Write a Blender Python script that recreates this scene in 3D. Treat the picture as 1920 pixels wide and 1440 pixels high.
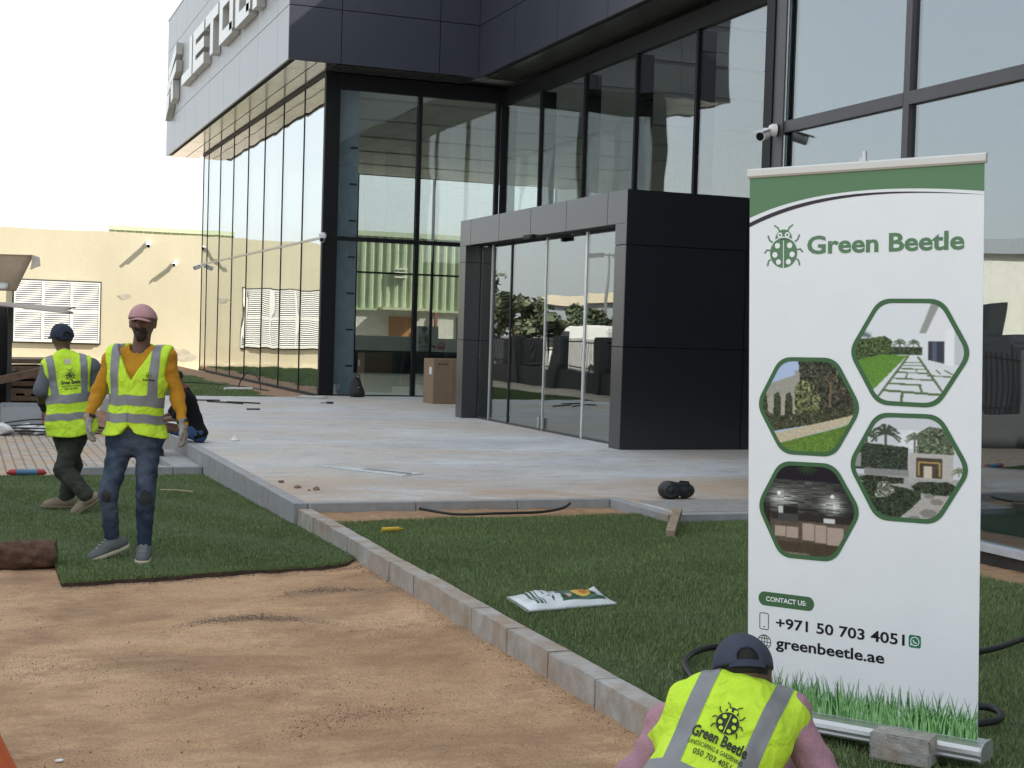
import bpy, bmesh, math, random
import numpy as np
from mathutils import Vector, Matrix
from mathutils.bvhtree import BVHTree

for _o in list(bpy.data.objects):
    bpy.data.objects.remove(_o)
S = bpy.context.scene
RAD = math.radians
rng = random.Random(7)
nrg = np.random.default_rng(11)

# ------------------------------------------------------------------ camera
yaw, pitch, roll = RAD(21.2135), RAD(1.998), RAD(1.730)
fwd = Vector((math.sin(yaw) * math.cos(pitch), math.cos(yaw) * math.cos(pitch), -math.sin(pitch)))
right0 = Vector((math.cos(yaw), -math.sin(yaw), 0))
up0 = right0.cross(fwd)
right = right0 * math.cos(roll) + up0 * math.sin(roll)
up = up0 * math.cos(roll) - right0 * math.sin(roll)
cd = bpy.data.cameras.new('camera')
cam = bpy.data.objects.new('camera', cd)
S.collection.objects.link(cam)
mw = Matrix((right, up, -fwd)).transposed().to_4x4()
mw.translation = Vector((0, 0, 1.52))
cam.matrix_world = mw
cd.sensor_fit = 'HORIZONTAL'
cd.sensor_width = 36.0
cd.lens = 36.0 * 2655.8 / 1920.0
cd.clip_start = 0.05
cd.clip_end = 2000
S.camera = cam

# ------------------------------------------------------------------ world, sun, exposure
sd = Vector((1.0, -0.45, 0.92)).normalized()
world = bpy.data.worlds.new('World')
S.world = world
world.use_nodes = True
wn, wlk = world.node_tree.nodes, world.node_tree.links
wn.clear()
sky = wn.new('ShaderNodeTexSky')
sky.sky_type = 'NISHITA'
sky.sun_disc = False
sky.sun_elevation = math.asin(sd.z)
sky.sun_rotation = math.atan2(sd.x, sd.y)
sky.altitude = 0
sky.air_density = 1.0
sky.dust_density = 2.6
sky.ozone_density = 1.0
hz = wn.new('ShaderNodeMix')                      # dusty air: the whole dome is veiled by one even pale haze
hz.data_type = 'RGBA'
hz.inputs[0].default_value = 0.70
hz.inputs[7].default_value = (5.0, 5.2, 5.25, 1)
bg = wn.new('ShaderNodeBackground')
bg.inputs['Strength'].default_value = 0.13
wo = wn.new('ShaderNodeOutputWorld')
wlk.new(sky.outputs[0], hz.inputs[6])
wlk.new(hz.outputs[2], bg.inputs['Color'])
wlk.new(bg.outputs[0], wo.inputs['Surface'])

sl = bpy.data.lights.new('sun', 'SUN')
sl.energy = 5.0
sl.angle = RAD(0.55)
sl.color = (1.0, 0.93, 0.82)
sun = bpy.data.objects.new('sun', sl)
S.collection.objects.link(sun)
sun.rotation_euler = sd.to_track_quat('Z', 'Y').to_euler()
sun.location = (20, -10, 30)

S.view_settings.view_transform = 'Standard'
S.view_settings.look = 'None'
S.view_settings.gamma = 1.0
S.view_settings.use_curve_mapping = False
S.view_settings.exposure = 1.05
S.render.engine = 'CYCLES'
S.cycles.max_bounces = 7
S.cycles.transparent_max_bounces = 14
S.cycles.glossy_bounces = 4
S.cycles.diffuse_bounces = 2

# ------------------------------------------------------------------ materials
MATS = {}


def nodes(name):
    m = bpy.data.materials.new(name)
    m.use_nodes = True
    n, l = m.node_tree.nodes, m.node_tree.links
    return m, n, l, n['Principled BSDF']


def tex(n, l, kind, scale, vec=None, **kw):
    t = n.new(kind)
    t.inputs['Scale'].default_value = scale
    for k, v in kw.items():
        t.inputs[k].default_value = v
    if vec is not None:
        l.new(vec, t.inputs['Vector'])
    return t


def ramp(n, l, src, p0, p1, c0=(0, 0, 0, 1), c1=(1, 1, 1, 1)):
    r = n.new('ShaderNodeValToRGB')
    r.color_ramp.elements[0].position = p0
    r.color_ramp.elements[1].position = p1
    r.color_ramp.elements[0].color = c0
    r.color_ramp.elements[1].color = c1
    l.new(src, r.inputs[0])
    return r


def mixc(n, l, fac, a, b, mode='MIX'):
    m = n.new('ShaderNodeMix')
    m.data_type = 'RGBA'
    m.blend_type = mode
    for s, v in ((m.inputs[0], fac), (m.inputs[6], a), (m.inputs[7], b)):
        if hasattr(v, 'links'):
            l.new(v, s)
        elif isinstance(v, (int, float)):
            s.default_value = v
        else:
            s.default_value = (v[0], v[1], v[2], 1)
    return m.outputs[2]


def pos(n, l, sc=(1, 1, 1)):
    g = n.new('ShaderNodeNewGeometry')
    if sc == (1, 1, 1):
        return g.outputs['Position']
    mp = n.new('ShaderNodeMapping')
    mp.inputs['Scale'].default_value = sc
    l.new(g.outputs['Position'], mp.inputs['Vector'])
    return mp.outputs[0]


def PM(name, col, rough=.6, metal=0., var=.12, vs=6., bump=0., bs=60., spec=.5, stretch=(1, 1, 1), col2=None, c2s=2., c2lo=.5, c2hi=.7, rv=.0):
    if name in MATS:
        return MATS[name]
    m, n, l, b = nodes(name)
    v = pos(n, l, stretch)
    t = tex(n, l, 'ShaderNodeTexNoise', vs, v, Detail=5, Roughness=.6)
    r = ramp(n, l, t.outputs[0], .3, .7, (1 - var, 1 - var, 1 - var, 1), (1 + var, 1 + var, 1 + var, 1))
    c = mixc(n, l, 1.0, col, r.outputs[0], 'MULTIPLY')
    if col2 is not None:
        t2 = tex(n, l, 'ShaderNodeTexNoise', c2s, v, Detail=6, Roughness=.65)
        r2 = ramp(n, l, t2.outputs[0], c2lo, c2hi)
        c = mixc(n, l, r2.outputs[0], c, col2)
    l.new(c, b.inputs['Base Color'])
    b.inputs['Roughness'].default_value = rough
    if rv:
        rr = n.new('ShaderNodeMapRange')
        rr.inputs['To Min'].default_value = rough - rv
        rr.inputs['To Max'].default_value = rough + rv
        l.new(t.outputs[0], rr.inputs['Value'])
        l.new(rr.outputs[0], b.inputs['Roughness'])
    b.inputs['Metallic'].default_value = metal
    b.inputs['Specular IOR Level'].default_value = spec
    if bump:
        tb = tex(n, l, 'ShaderNodeTexNoise', bs, v, Detail=6, Roughness=.65)
        bp = n.new('ShaderNodeBump')
        bp.inputs['Strength'].default_value = .8
        bp.inputs['Distance'].default_value = bump
        l.new(tb.outputs[0], bp.inputs['Height'])
        l.new(bp.outputs[0], b.inputs['Normal'])
    MATS[name] = m
    return m


def glass_mat(name, tint, f0, wave=.0, ws=.7):
    """thin pane: tinted see-through plus a mirror that grows towards grazing angles"""
    m, n, l, b = nodes(name)
    n.remove(b)
    out = n['Material Output']
    lw = n.new('ShaderNodeLayerWeight')
    lw.inputs['Blend'].default_value = .5
    p5 = n.new('ShaderNodeMath'); p5.operation = 'POWER'; p5.inputs[1].default_value = 4.6
    l.new(lw.outputs['Facing'], p5.inputs[0])
    mr = n.new('ShaderNodeMapRange')
    mr.inputs['To Min'].default_value = f0
    mr.inputs['To Max'].default_value = 1.0
    l.new(p5.outputs[0], mr.inputs['Value'])
    tr = n.new('ShaderNodeBsdfTransparent')
    tr.inputs[0].default_value = (*tint, 1)
    gl = n.new('ShaderNodeBsdfGlossy')
    gl.inputs['Roughness'].default_value = 0.0
    gl.inputs['Color'].default_value = (.93, .95, .95, 1)
    if wave:
        oi = n.new('ShaderNodeObjectInfo')                # every pane has a warp of its own
        sc_ = n.new('ShaderNodeVectorMath'); sc_.operation = 'MULTIPLY_ADD'
        cx = n.new('ShaderNodeCombineXYZ')
        for k_ in range(3): l.new(oi.outputs['Random'], cx.inputs[k_])
        l.new(cx.outputs[0], sc_.inputs[0]); sc_.inputs[1].default_value = (41, 67, 23); l.new(pos(n, l), sc_.inputs[2])
        t = tex(n, l, 'ShaderNodeTexNoise', ws, sc_.outputs[0], Detail=1.5, Roughness=.4)
        bp = n.new('ShaderNodeBump')
        bp.inputs['Strength'].default_value = 1.0
        bp.inputs['Distance'].default_value = wave
        l.new(t.outputs[0], bp.inputs['Height'])
        l.new(bp.outputs[0], gl.inputs['Normal'])
    mx = n.new('ShaderNodeMixShader')
    l.new(mr.outputs[0], mx.inputs[0])
    l.new(tr.outputs[0], mx.inputs[1])
    l.new(gl.outputs[0], mx.inputs[2])
    l.new(mx.outputs[0], out.inputs['Surface'])
    MATS[name] = m
    return m


# ------------------------------------------------------------------ mesh helpers
WL = {}
CACHE = {}


def tag(o, label=None, cat=None, group=None, kind=None):
    if label: o['label'] = label
    if cat: o['category'] = cat
    if group: o['group'] = group
    if kind: o['kind'] = kind
    return o


def place(o, parent, w):
    w = Vector(w)
    WL[o.name] = w
    if parent is not None:
        o.parent = parent
        o.location = w - WL[parent.name]
    else:
        o.location = w
    S.collection.objects.link(o)


def E(name, loc, label, cat, group=None):
    o = bpy.data.objects.new(name, None)
    o.empty_display_size = .2
    place(o, None, loc)
    return tag(o, label, cat, group)


def mesh_from(name, verts, faces, mats, mi=None, smooth=False):
    me = bpy.data.meshes.new(name)
    me.from_pydata([tuple(v) for v in verts], [], [tuple(f) for f in faces])
    for m in (mats if isinstance(mats, (list, tuple)) else [mats]):
        me.materials.append(m)
    if mi is not None:
        me.polygons.foreach_set('material_index', np.asarray(mi, dtype=np.int32))
    if smooth:
        me.polygons.foreach_set('use_smooth', np.ones(len(me.polygons), dtype=bool))
    me.update()
    return me


def fast_mesh(name, V, F, mat, smooth=False):
    """V (n,3), F (m,k) arrays"""
    V = np.ascontiguousarray(V, dtype=np.float32)
    F = np.ascontiguousarray(F, dtype=np.int32)
    k = F.shape[1]
    me = bpy.data.meshes.new(name)
    me.vertices.add(len(V)); me.vertices.foreach_set('co', V.ravel())
    me.loops.add(F.size); me.loops.foreach_set('vertex_index', F.ravel())
    me.polygons.add(len(F))
    me.polygons.foreach_set('loop_start', np.arange(0, F.size, k, dtype=np.int32))
    if smooth:
        me.polygons.foreach_set('use_smooth', np.ones(len(F), dtype=bool))
    me.materials.append(mat)
    me.update(calc_edges=True)
    return me


def MO(name, me, parent=None, w=None):
    """object from a mesh given in world coordinates; re-based on its thing's origin"""
    o = bpy.data.objects.new(name, me)
    if parent is not None:
        base = WL[parent.name]
    elif w is not None:
        base = Vector(w)
    else:
        co = np.empty(len(me.vertices) * 3, dtype=np.float32)
        me.vertices.foreach_get('co', co)
        co = co.reshape(-1, 3)
        mn, mx = co.min(0), co.max(0)
        base = Vector(((mn[0] + mx[0]) / 2, (mn[1] + mx[1]) / 2, mn[2]))
    me.transform(Matrix.Translation(-base))
    place(o, parent, base)
    return o


def BOX(name, x0, x1, y0, y1, z0, z1, mat, parent=None, bev=0.0):
    dx, dy, dz = abs(x1 - x0), abs(y1 - y0), abs(z1 - z0)
    key = (round(dx, 4), round(dy, 4), round(dz, 4), mat.name, bev)
    me = CACHE.get(key)
    if me is None:
        bm = bmesh.new()
        bmesh.ops.create_cube(bm, size=1.0)
        bmesh.ops.scale(bm, vec=(dx, dy, dz), verts=bm.verts)
        if bev:
            bmesh.ops.bevel(bm, geom=list(bm.edges), offset=bev, segments=1, affect='EDGES', profile=.6)
        me = bpy.data.meshes.new(name)
        bm.to_mesh(me); bm.free()
        me.materials.append(mat)
        CACHE[key] = me
    o = bpy.data.objects.new(name, me)
    place(o, parent, ((x0 + x1) / 2, (y0 + y1) / 2, (z0 + z1) / 2))
    return o


class MB:
    def __init__(self):
        self.v, self.f, self.mi = [], [], []

    def add(self, V, F, mi=0):
        b = len(self.v)
        self.v += [tuple(p) for p in V]
        self.f += [tuple(i + b for i in f) for f in F]
        self.mi += [mi] * len(F)
        return self

    def box(self, x0, x1, y0, y1, z0, z1, mi=0, M=None):
        V = [(x, y, z) for x in (x0, x1) for y in (y0, y1) for z in (z0, z1)]
        if M is not None:
            V = [tuple(M @ Vector(p)) for p in V]
        return self.add(V, [(0, 1, 3, 2), (4, 6, 7, 5), (0, 4, 5, 1), (2, 3, 7, 6), (0, 2, 6, 4), (1, 5, 7, 3)], mi)

    def tube(self, P, R, n=10, mi=0, cap=True):
        P = [Vector(p) for p in P]
        if not hasattr(R, '__len__'): R = [R] * len(P)
        V, F = [], []
        up = Vector((0, 0, 1))
        prev = None
        for i, p in enumerate(P):
            t = (P[min(i + 1, len(P) - 1)] - P[max(i - 1, 0)]).normalized()
            if prev is None:
                a = up if abs(t.dot(up)) < .95 else Vector((1, 0, 0))
                u = t.cross(a).normalized()
            else:
                u = (prev - t * prev.dot(t)).normalized()
            prev = u
            w = t.cross(u)
            for k in range(n):
                an = 2 * math.pi * k / n
                V.append(p + (u * math.cos(an) + w * math.sin(an)) * R[i])
        for i in range(len(P) - 1):
            for k in range(n):
                F.append((i * n + k, i * n + (k + 1) % n, (i + 1) * n + (k + 1) % n, (i + 1) * n + k))
        if cap:
            F.append(tuple(range(n - 1, -1, -1)))
            F.append(tuple((len(P) - 1) * n + k for k in range(n)))
        return self.add(V, F, mi)

    def prism(self, pts, h0, h1, axis='z', mi=0, M=None):
        """extrude a 2d outline (list of (a,b))"""
        n = len(pts)
        mk = {'z': lambda a, b, h: (a, b, h), 'x': lambda a, b, h: (h, a, b), 'y': lambda a, b, h: (a, h, b)}[axis]
        V = [mk(a, b, h0) for a, b in pts] + [mk(a, b, h1) for a, b in pts]
        if M is not None: V = [tuple(M @ Vector(p)) for p in V]
        F = [tuple(range(n - 1, -1, -1)), tuple(range(n, 2 * n))]
        F += [(i, (i + 1) % n, n + (i + 1) % n, n + i) for i in range(n)]
        return self.add(V, F, mi)

    def mesh(self, name, mats, smooth=False):
        me = mesh_from(name, self.v, self.f, mats, self.mi, smooth)
        bm = bmesh.new(); bm.from_mesh(me)
        bmesh.ops.recalc_face_normals(bm, faces=bm.faces)
        bm.to_mesh(me); bm.free()
        if smooth and hasattr(me, 'set_sharp_from_angle'):
            me.set_sharp_from_angle(angle=RAD(40))
        return me

    def build(self, name, mats, parent=None, smooth=False, w=None):
        return MO(name, self.mesh(name, mats, smooth), parent, w)


def wob(x, y, scale, seed, n=14, aniso=1.0):
    """cheap band-limited noise, about -1..1"""
    r = np.random.default_rng(seed)
    o = np.zeros_like(x)
    for i in range(n):
        a = r.uniform(0, 2 * math.pi); f = r.uniform(.6, 1.7) / scale
        o += np.sin(x * math.cos(a) * f * 6.28 / aniso + y * math.sin(a) * f * 6.28 + r.uniform(0, 6.28))
    return o / math.sqrt(n)


def grid_sheet(name, x0, x1, y0, y1, nx, ny, zf, mat, smooth=True):
    xs = np.linspace(x0, x1, nx + 1); ys = np.linspace(y0, y1, ny + 1)
    X, Y = np.meshgrid(xs, ys)
    Z = zf(X, Y)
    V = np.stack([X, Y, Z], -1).reshape(-1, 3)
    i = np.arange(nx)[None, :] + np.arange(ny)[:, None] * (nx + 1)
    i = i.ravel()
    F = np.stack([i, i + 1, i + nx + 2, i + nx + 1], 1)
    return fast_mesh(name, V, F, mat, smooth)

# ================================================================== ground
def sand_mat():
    m, n, l, b = nodes('sand')
    P = pos(n, l); PS = pos(n, l, (.75, 1.1, 1))
    t1 = tex(n, l, 'ShaderNodeTexNoise', 1.1, PS, Detail=6, Roughness=.62)
    c = ramp(n, l, t1.outputs[0], .36, .64, (.46, .275, .150, 1), (.70, .465, .285, 1)).outputs[0]
    t2 = tex(n, l, 'ShaderNodeTexNoise', 3.2, PS, Detail=7, Roughness=.7)
    c = mixc(n, l, ramp(n, l, t2.outputs[0], .48, .64, c1=(.85, .85, .85, 1)).outputs[0], c, (.38, .225, .125))
    t3 = tex(n, l, 'ShaderNodeTexNoise', 95, P, Detail=3, Roughness=.7)
    c = mixc(n, l, .34, c, ramp(n, l, t3.outputs[0], .3, .7, (.26, .15, .08, 1), (.88, .62, .40, 1)).outputs[0])
    # dark crumbs of soil, in drifts
    v = tex(n, l, 'ShaderNodeTexVoronoi', 85, P, Randomness=1.0)
    dots = ramp(n, l, v.outputs['Distance'], .16, .27, (1, 1, 1, 1), (0, 0, 0, 1))
    dr = tex(n, l, 'ShaderNodeTexNoise', .85, pos(n, l, (.5, 1.1, 1)), Detail=4, Roughness=.6)
    drift = ramp(n, l, dr.outputs[0], .38, .58)
    k = n.new('ShaderNodeMath'); k.operation = 'MULTIPLY'
    l.new(dots.outputs[0], k.inputs[0]); l.new(drift.outputs[0], k.inputs[1])
    c = mixc(n, l, k.outputs[0], c, (.14, .09, .06))
    dr2 = tex(n, l, 'ShaderNodeTexNoise', 1.0, pos(n, l, (.55, 1.6, 1)), Detail=3, Roughness=.5, Distortion=.4)
    c = mixc(n, l, ramp(n, l, dr2.outputs[0], .66, .80, c1=(.45, .45, .45, 1)).outputs[0], c, (.10, .085, .075))
    dm = tex(n, l, 'ShaderNodeTexNoise', 1.5, pos(n, l, (.7, 1.2, 1)), Detail=7, Roughness=.68, Distortion=.3)   # damp, trodden patches
    c = mixc(n, l, ramp(n, l, dm.outputs[0], .46, .66, c1=(.72, .72, .72, 1)).outputs[0], c, (.26, .165, .10))
    l.new(c, b.inputs['Base Color'])
    b.inputs['Roughness'].default_value = .95
    b.inputs['Specular IOR Level'].default_value = .15
    tb = tex(n, l, 'ShaderNodeTexNoise', 38, PS, Detail=8, Roughness=.75)
    bp = n.new('ShaderNodeBump'); bp.inputs['Distance'].default_value = .012; bp.inputs['Strength'].default_value = .9
    l.new(tb.outputs[0], bp.inputs['Height']); l.new(bp.outputs[0], b.inputs['Normal'])
    MATS['sand'] = m
    return m


def terrace_mat():
    m, n, l, b = nodes('terrace_concrete')
    P = pos(n, l); PS = pos(n, l, (.55, 1.0, 1))
    t1 = tex(n, l, 'ShaderNodeTexNoise', .8, PS, Detail=7, Roughness=.62)
    c = ramp(n, l, t1.outputs[0], .34, .66, (.42, .435, .455, 1), (.69, .70, .71, 1)).outputs[0]
    t2 = tex(n, l, 'ShaderNodeTexNoise', .42, pos(n, l, (.6, 1.1, 1)), Detail=8, Roughness=.68, Distortion=.5)
    c = mixc(n, l, ramp(n, l, t2.outputs[0], .40, .60, c1=(.9, .9, .9, 1)).outputs[0], c, (.54, .44, .33))
    t4 = tex(n, l, 'ShaderNodeTexNoise', 5.0, PS, Detail=6, Roughness=.7)
    c = mixc(n, l, ramp(n, l, t4.outputs[0], .5, .68, c1=(.7, .7, .7, 1)).outputs[0], c, (.30, .28, .26))
    t3 = tex(n, l, 'ShaderNodeTexNoise', 28, P, Detail=5, Roughness=.7)
    c = mixc(n, l, .25, c, ramp(n, l, t3.outputs[0], .3, .7, (.2, .2, .2, 1), (.8, .8, .8, 1)).outputs[0])
    # a loose drift of sand along the front edge by the kerb
    sx = n.new('ShaderNodeSeparateXYZ'); l.new(P, sx.inputs[0])
    mr = n.new('ShaderNodeMapRange'); mr.inputs['From Min'].default_value = 12.8; mr.inputs['From Max'].default_value = 10.8
    l.new(sx.outputs['Y'], mr.inputs['Value'])
    mu = n.new('ShaderNodeMath'); mu.operation = 'MULTIPLY'
    l.new(mr.outputs[0], mu.inputs[0]); l.new(ramp(n, l, t2.outputs[0], .40, .58).outputs[0], mu.inputs[1])
    c = mixc(n, l, mu.outputs[0], c, (.42, .27, .155))
    l.new(c, b.inputs['Base Color'])
    b.inputs['Roughness'].default_value = .62
    tb = tex(n, l, 'ShaderNodeTexNoise', 9, PS, Detail=8, Roughness=.7)
    bp = n.new('ShaderNodeBump'); bp.inputs['Distance'].default_value = .012; bp.inputs['Strength'].default_value = .7
    l.new(tb.outputs[0], bp.inputs['Height']); l.new(bp.outputs[0], b.inputs['Normal'])
    MATS['terrace_concrete'] = m
    return m


def grass_mat(name, dark, light, dry):
    m, n, l, b = nodes(name)
    g = n.new('ShaderNodeNewGeometry')
    t = tex(n, l, 'ShaderNodeTexNoise', 1.3, pos(n, l, (.6, 1.2, 1)), Detail=5, Roughness=.65)
    r = ramp(n, l, t.outputs[0], .3, .7, (*dark, 1), (*light, 1))
    k = ramp(n, l, g.outputs['Random Per Island'], 0, 1, (.45, .45, .45, 1), (1.5, 1.5, 1.5, 1))
    c = mixc(n, l, 1.0, r.outputs[0], k.outputs[0], 'MULTIPLY')
    tp = tex(n, l, 'ShaderNodeTexNoise', .75, pos(n, l), Detail=4, Roughness=.7)
    c = mixc(n, l, ramp(n, l, tp.outputs[0], .54, .74, c1=(.42, .42, .42, 1)).outputs[0], c, tuple(q * .62 for q in dry))
    d = ramp(n, l, g.outputs['Random Per Island'], .955, .965)
    c = mixc(n, l, d.outputs[0], c, dry)
    l.new(c, b.inputs['Base Color'])
    b.inputs['Roughness'].default_value = .55
    b.inputs['Specular IOR Level'].default_value = .25
    MATS[name] = m
    return m


SAND = sand_mat()
TERR = terrace_mat()
GRASS = grass_mat('grass_blades', (.13, .19, .072), (.20, .275, .11), (.36, .36, .18))
SOD = PM('sod_base', (.075, .105, .045), .95, var=.4, vs=25, bump=.01, bs=120)
SODSIDE = PM('sod_soil', (.055, .033, .022), .95, var=.4, vs=30, bump=.012, bs=90)
KERB = PM('kerb_concrete', (.42, .41, .39), .88, var=.22, vs=11, bump=.006, bs=60, col2=(.36, .275, .20), c2s=4.5, c2lo=.38, c2hi=.66)
CONC = PM('grey_concrete', (.32, .325, .33), .85, var=.12, vs=7, bump=.004, bs=60, col2=(.34, .27, .2), c2s=2, c2lo=.55, c2hi=.75)
SOIL = PM('orange_soil', (.40, .245, .135), .95, var=.22, vs=14, bump=.02, bs=40, col2=(.25, .14, .075), c2s=6, c2lo=.5, c2hi=.72)

gm = PM('far_ground', (.50, .43, .34), .95, var=.2, vs=.4, bump=.01, bs=8)
gme = mesh_from('ground', [(-500, -300, -.14), (500, -300, -.14), (500, 800, -.14), (-500, 800, -.14)], [(0, 1, 2, 3)], gm)
tag(MO('ground', gme, None, (0, 0, -.14)), kind='structure')


def sand_z(X, Y):
    z = .005 * wob(X, Y, 1.6, 3) + .0018 * wob(X, Y, .42, 4, n=24) + .0016 * wob(X, Y, .16, 5, n=24) + .0014 * wob(X, Y, .075, 6, n=24)
    q = np.random.default_rng(77)
    for _ in range(70):                                     # trodden dents and heel marks
        cx, cy, a, d_ = q.uniform(-.2, 2.3), q.uniform(4.2, 8.4), q.uniform(0, 6.28), q.uniform(.002, .0075)
        u = ((X - cx) * math.cos(a) + (Y - cy) * math.sin(a)) / .11; v = (-(X - cx) * math.sin(a) + (Y - cy) * math.cos(a)) / .042
        e = u * u + v * v
        z = z - d_ * np.exp(-e * e * .8) + .35 * d_ * np.exp(-((np.sqrt(e) - 1.35) / .25) ** 2)
    z = z - .012 * np.exp(-((X - 1.45) / .12) ** 2 - ((Y - 6.15) / .07) ** 2) - .01 * np.exp(-((X - 1.05) / .14) ** 2 - ((Y - 6.6) / .05) ** 2)
    return z + .012 * np.clip((X - 2.2) / .22, 0, 1)


sand = MO('sand_bed', grid_sheet('sand_bed', -2.1, 2.47, 1.5, 9.6, 190, 330, sand_z, SAND), None, (0, 5, 0))
tag(sand, kind='structure')
CLUSTERS = ((1.40, 7.33, .20, .05, -.05, 2600), (2.0, 8.05, .17, .05, .1, 1400), (1.45, 5.40, .20, .09, .3, 900), (.45, 6.45, .32, .14, 0, 700), (2.1, 6.9, .16, .13, .6, 500), (1.1, 5.95, .34, .12, .1, 500))
# loose crumbs of dark soil in drifts over the sand
N = 26000
X = nrg.uniform(-1.2, 2.40, N); Y = nrg.uniform(2.5, 8.9, N)
dens = wob(X * .55, Y * 1.2, 1.15, 41) + .6 * wob(X, Y, .3, 42)
ok = (dens > nrg.uniform(-.2, 2.2, N)) | (nrg.uniform(0, 1, N) < .10)
X, Y = X[ok], Y[ok]; n_ = len(X)
for (px_, py_, sx_, sy_, ang, m_) in CLUSTERS:
    gx, gy = nrg.normal(size=m_) * sx_, nrg.normal(size=m_) * sy_
    X = np.concatenate([X, px_ + gx * math.cos(ang) - gy * math.sin(ang)]); Y = np.concatenate([Y, py_ + gx * math.sin(ang) + gy * math.cos(ang) - .25 * gx ** 2 / max(sx_, .05)])
ex = nrg.uniform(.0, 2.4, 2600); ey = np.where(ex < .545, 9.17, 8.41 + (ex - .54) * .19) - np.abs(nrg.normal(size=2600)) * .05
kx = 2.41 - np.abs(nrg.normal(size=1500)) * .05; ky = nrg.uniform(4.2, 8.6, 1500)
X = np.concatenate([X, ex, kx]); Y = np.concatenate([Y, ey, ky])
ok = X < 2.412; X, Y = X[ok], Y[ok]; n_ = len(X)
r_c = nrg.uniform(.0012, .0040, n_) * np.where(nrg.uniform(0, 1, n_) < .03, 2.2, 1)
base = np.array([(1, 0, -.5), (-.5, .87, -.5), (-.5, -.87, -.5), (0, 0, .8)])
an = nrg.uniform(0, 6.28, n_)
Rx = np.cos(an)[:, None] * base[:, 0] - np.sin(an)[:, None] * base[:, 1]; Ry = np.sin(an)[:, None] * base[:, 0] + np.cos(an)[:, None] * base[:, 1]
V = np.stack([X[:, None] + Rx * r_c[:, None], Y[:, None] + Ry * r_c[:, None] * nrg.uniform(.7, 1.3, (n_, 1)), sand_z(X, Y)[:, None] + .001 + base[:, 2] * r_c[:, None]], -1).reshape(-1, 3)
T = np.array([(0, 1, 3), (1, 2, 3), (2, 0, 3)])
F = (np.arange(n_)[:, None, None] * 4 + T[None]).reshape(-1, 3)
cr_ = MO('soil_crumbs', fast_mesh('soil_crumbs', V, F, PM('soil_crumb', (.16, .11, .08), .95, var=.5, vs=40)), None, (0, 5, 0))
tag(cr_, 'dark crumbs of soil scattered in drifts over the bare sand bed', 'soil', kind='stuff')


def turf_z(Y):
    return .024 - .08 * np.clip((Y - 9.4) / 5.6, 0, 1)


def turf_front(x):
    f = 8.41 + (x - .54) * .19 + .012 * np.sin(x * 9) + .008 * np.sin(x * 23 + 1)
    f = f + .22 * np.clip((x - 2.22) / .2, 0, 1) ** 2
    return np.where(x < .545, 9.17 + .01 * np.sin(x * 14), f)


def blades(name, X, Y, Z, h0, h1, wd, mat, seed):
    r = np.random.default_rng(seed)
    n = len(X)
    h = r.uniform(h0, h1, n); a = r.uniform(0, 2 * np.pi, n)
    w = r.uniform(.7, 1.3, n) * wd / 2
    le = r.uniform(.05, .75, n) * h; la = r.uniform(0, 2 * np.pi, n)
    V = np.empty((n, 3, 3), np.float32)
    V[:, 0, 0] = X - np.cos(a) * w; V[:, 0, 1] = Y - np.sin(a) * w; V[:, 0, 2] = Z
    V[:, 1, 0] = X + np.cos(a) * w; V[:, 1, 1] = Y + np.sin(a) * w; V[:, 1, 2] = Z
    V[:, 2, 0] = X + np.cos(la) * le; V[:, 2, 1] = Y + np.sin(la) * le; V[:, 2, 2] = Z + h
    return fast_mesh(name, V.reshape(-1, 3), np.arange(n * 3).reshape(-1, 3), mat)


# left turf: a laid sheet of sod with a cut earthen edge
xs = np.concatenate([np.linspace(-2.0, .544, 40), np.linspace(.546, 2.415, 60)])
ny = 60
V = []; F = []; MI = []
for x in xs:
    f0 = float(turf_front(np.array(x)))
    for j in range(ny + 1):
        y = f0 + (15.12 - f0) * j / ny
        V.append((x, y, float(turf_z(y)) + .004 * math.sin(x * 5 + y * 3)))
for i in range(len(xs) - 1):
    for j in range(ny):
        a = i * (ny + 1) + j
        F.append((a, a + ny + 1, a + ny + 2, a + 1)); MI.append(0)
b0 = len(V)
for i, x in enumerate(xs):
    f0 = float(turf_front(np.array(x)))
    V.append((x, f0 + .004 * math.sin(x * 40), -.02))
for i in range(len(xs) - 1):
    F.append((i * (ny + 1), b0 + i, b0 + i + 1, (i + 1) * (ny + 1))); MI.append(1)
turf = MO('turf', mesh_from('turf', V, F, [SOD, SODSIDE], MI, True), None, (1, 12, 0))
tag(turf, kind='structure')
N = 200000
X = nrg.uniform(-1.0, 2.41, N); fr = turf_front(X)
Y = fr + (15.1 - fr) * nrg.uniform(0, 1, N) ** 1.25
Y[:7000] = fr[:7000] + nrg.uniform(0, .035, 7000)
g = MO('turf_grass', blades('turf_grass', X, Y, turf_z(Y) - .004, .012, .028, .005, GRASS, 5), None, (1, 12, 0))
tag(g, 'short dense green turf grass on the newly laid sod beside the kerb', 'grass', kind='stuff')

# right lawn on a soil bed
def soil_z(X, Y):
    d = np.clip((X - 6.0) / .6, 0, 1)
    return .090 + .004 * wob(X, Y, .5, 21) + .0025 * wob(X, Y, .15, 22) - .085 * d * (Y < 9.7) + .012 * np.clip((Y - 10.2) / .4, 0, 1) * (X < 5.15)


soil = MO('soil_bed', grid_sheet('soil_bed', 2.50, 6.74, .5, 10.84, 120, 220, soil_z, SOIL), None, (4.5, 6, .1))
tag(soil, kind='structure')


def lawn_back(x):
    b = 10.10 + .09 * np.clip((x - 2.6) / 2.4, 0, 1) + .03 * np.sin(x * 4.1) + .015 * np.sin(x * 11)
    return np.where(x > 5.12, 9.66, b)


def lawn_right(y):
    return 5.95 + .05 * np.sin(y * 2.3) + .03 * np.sin(y * 7)


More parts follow.
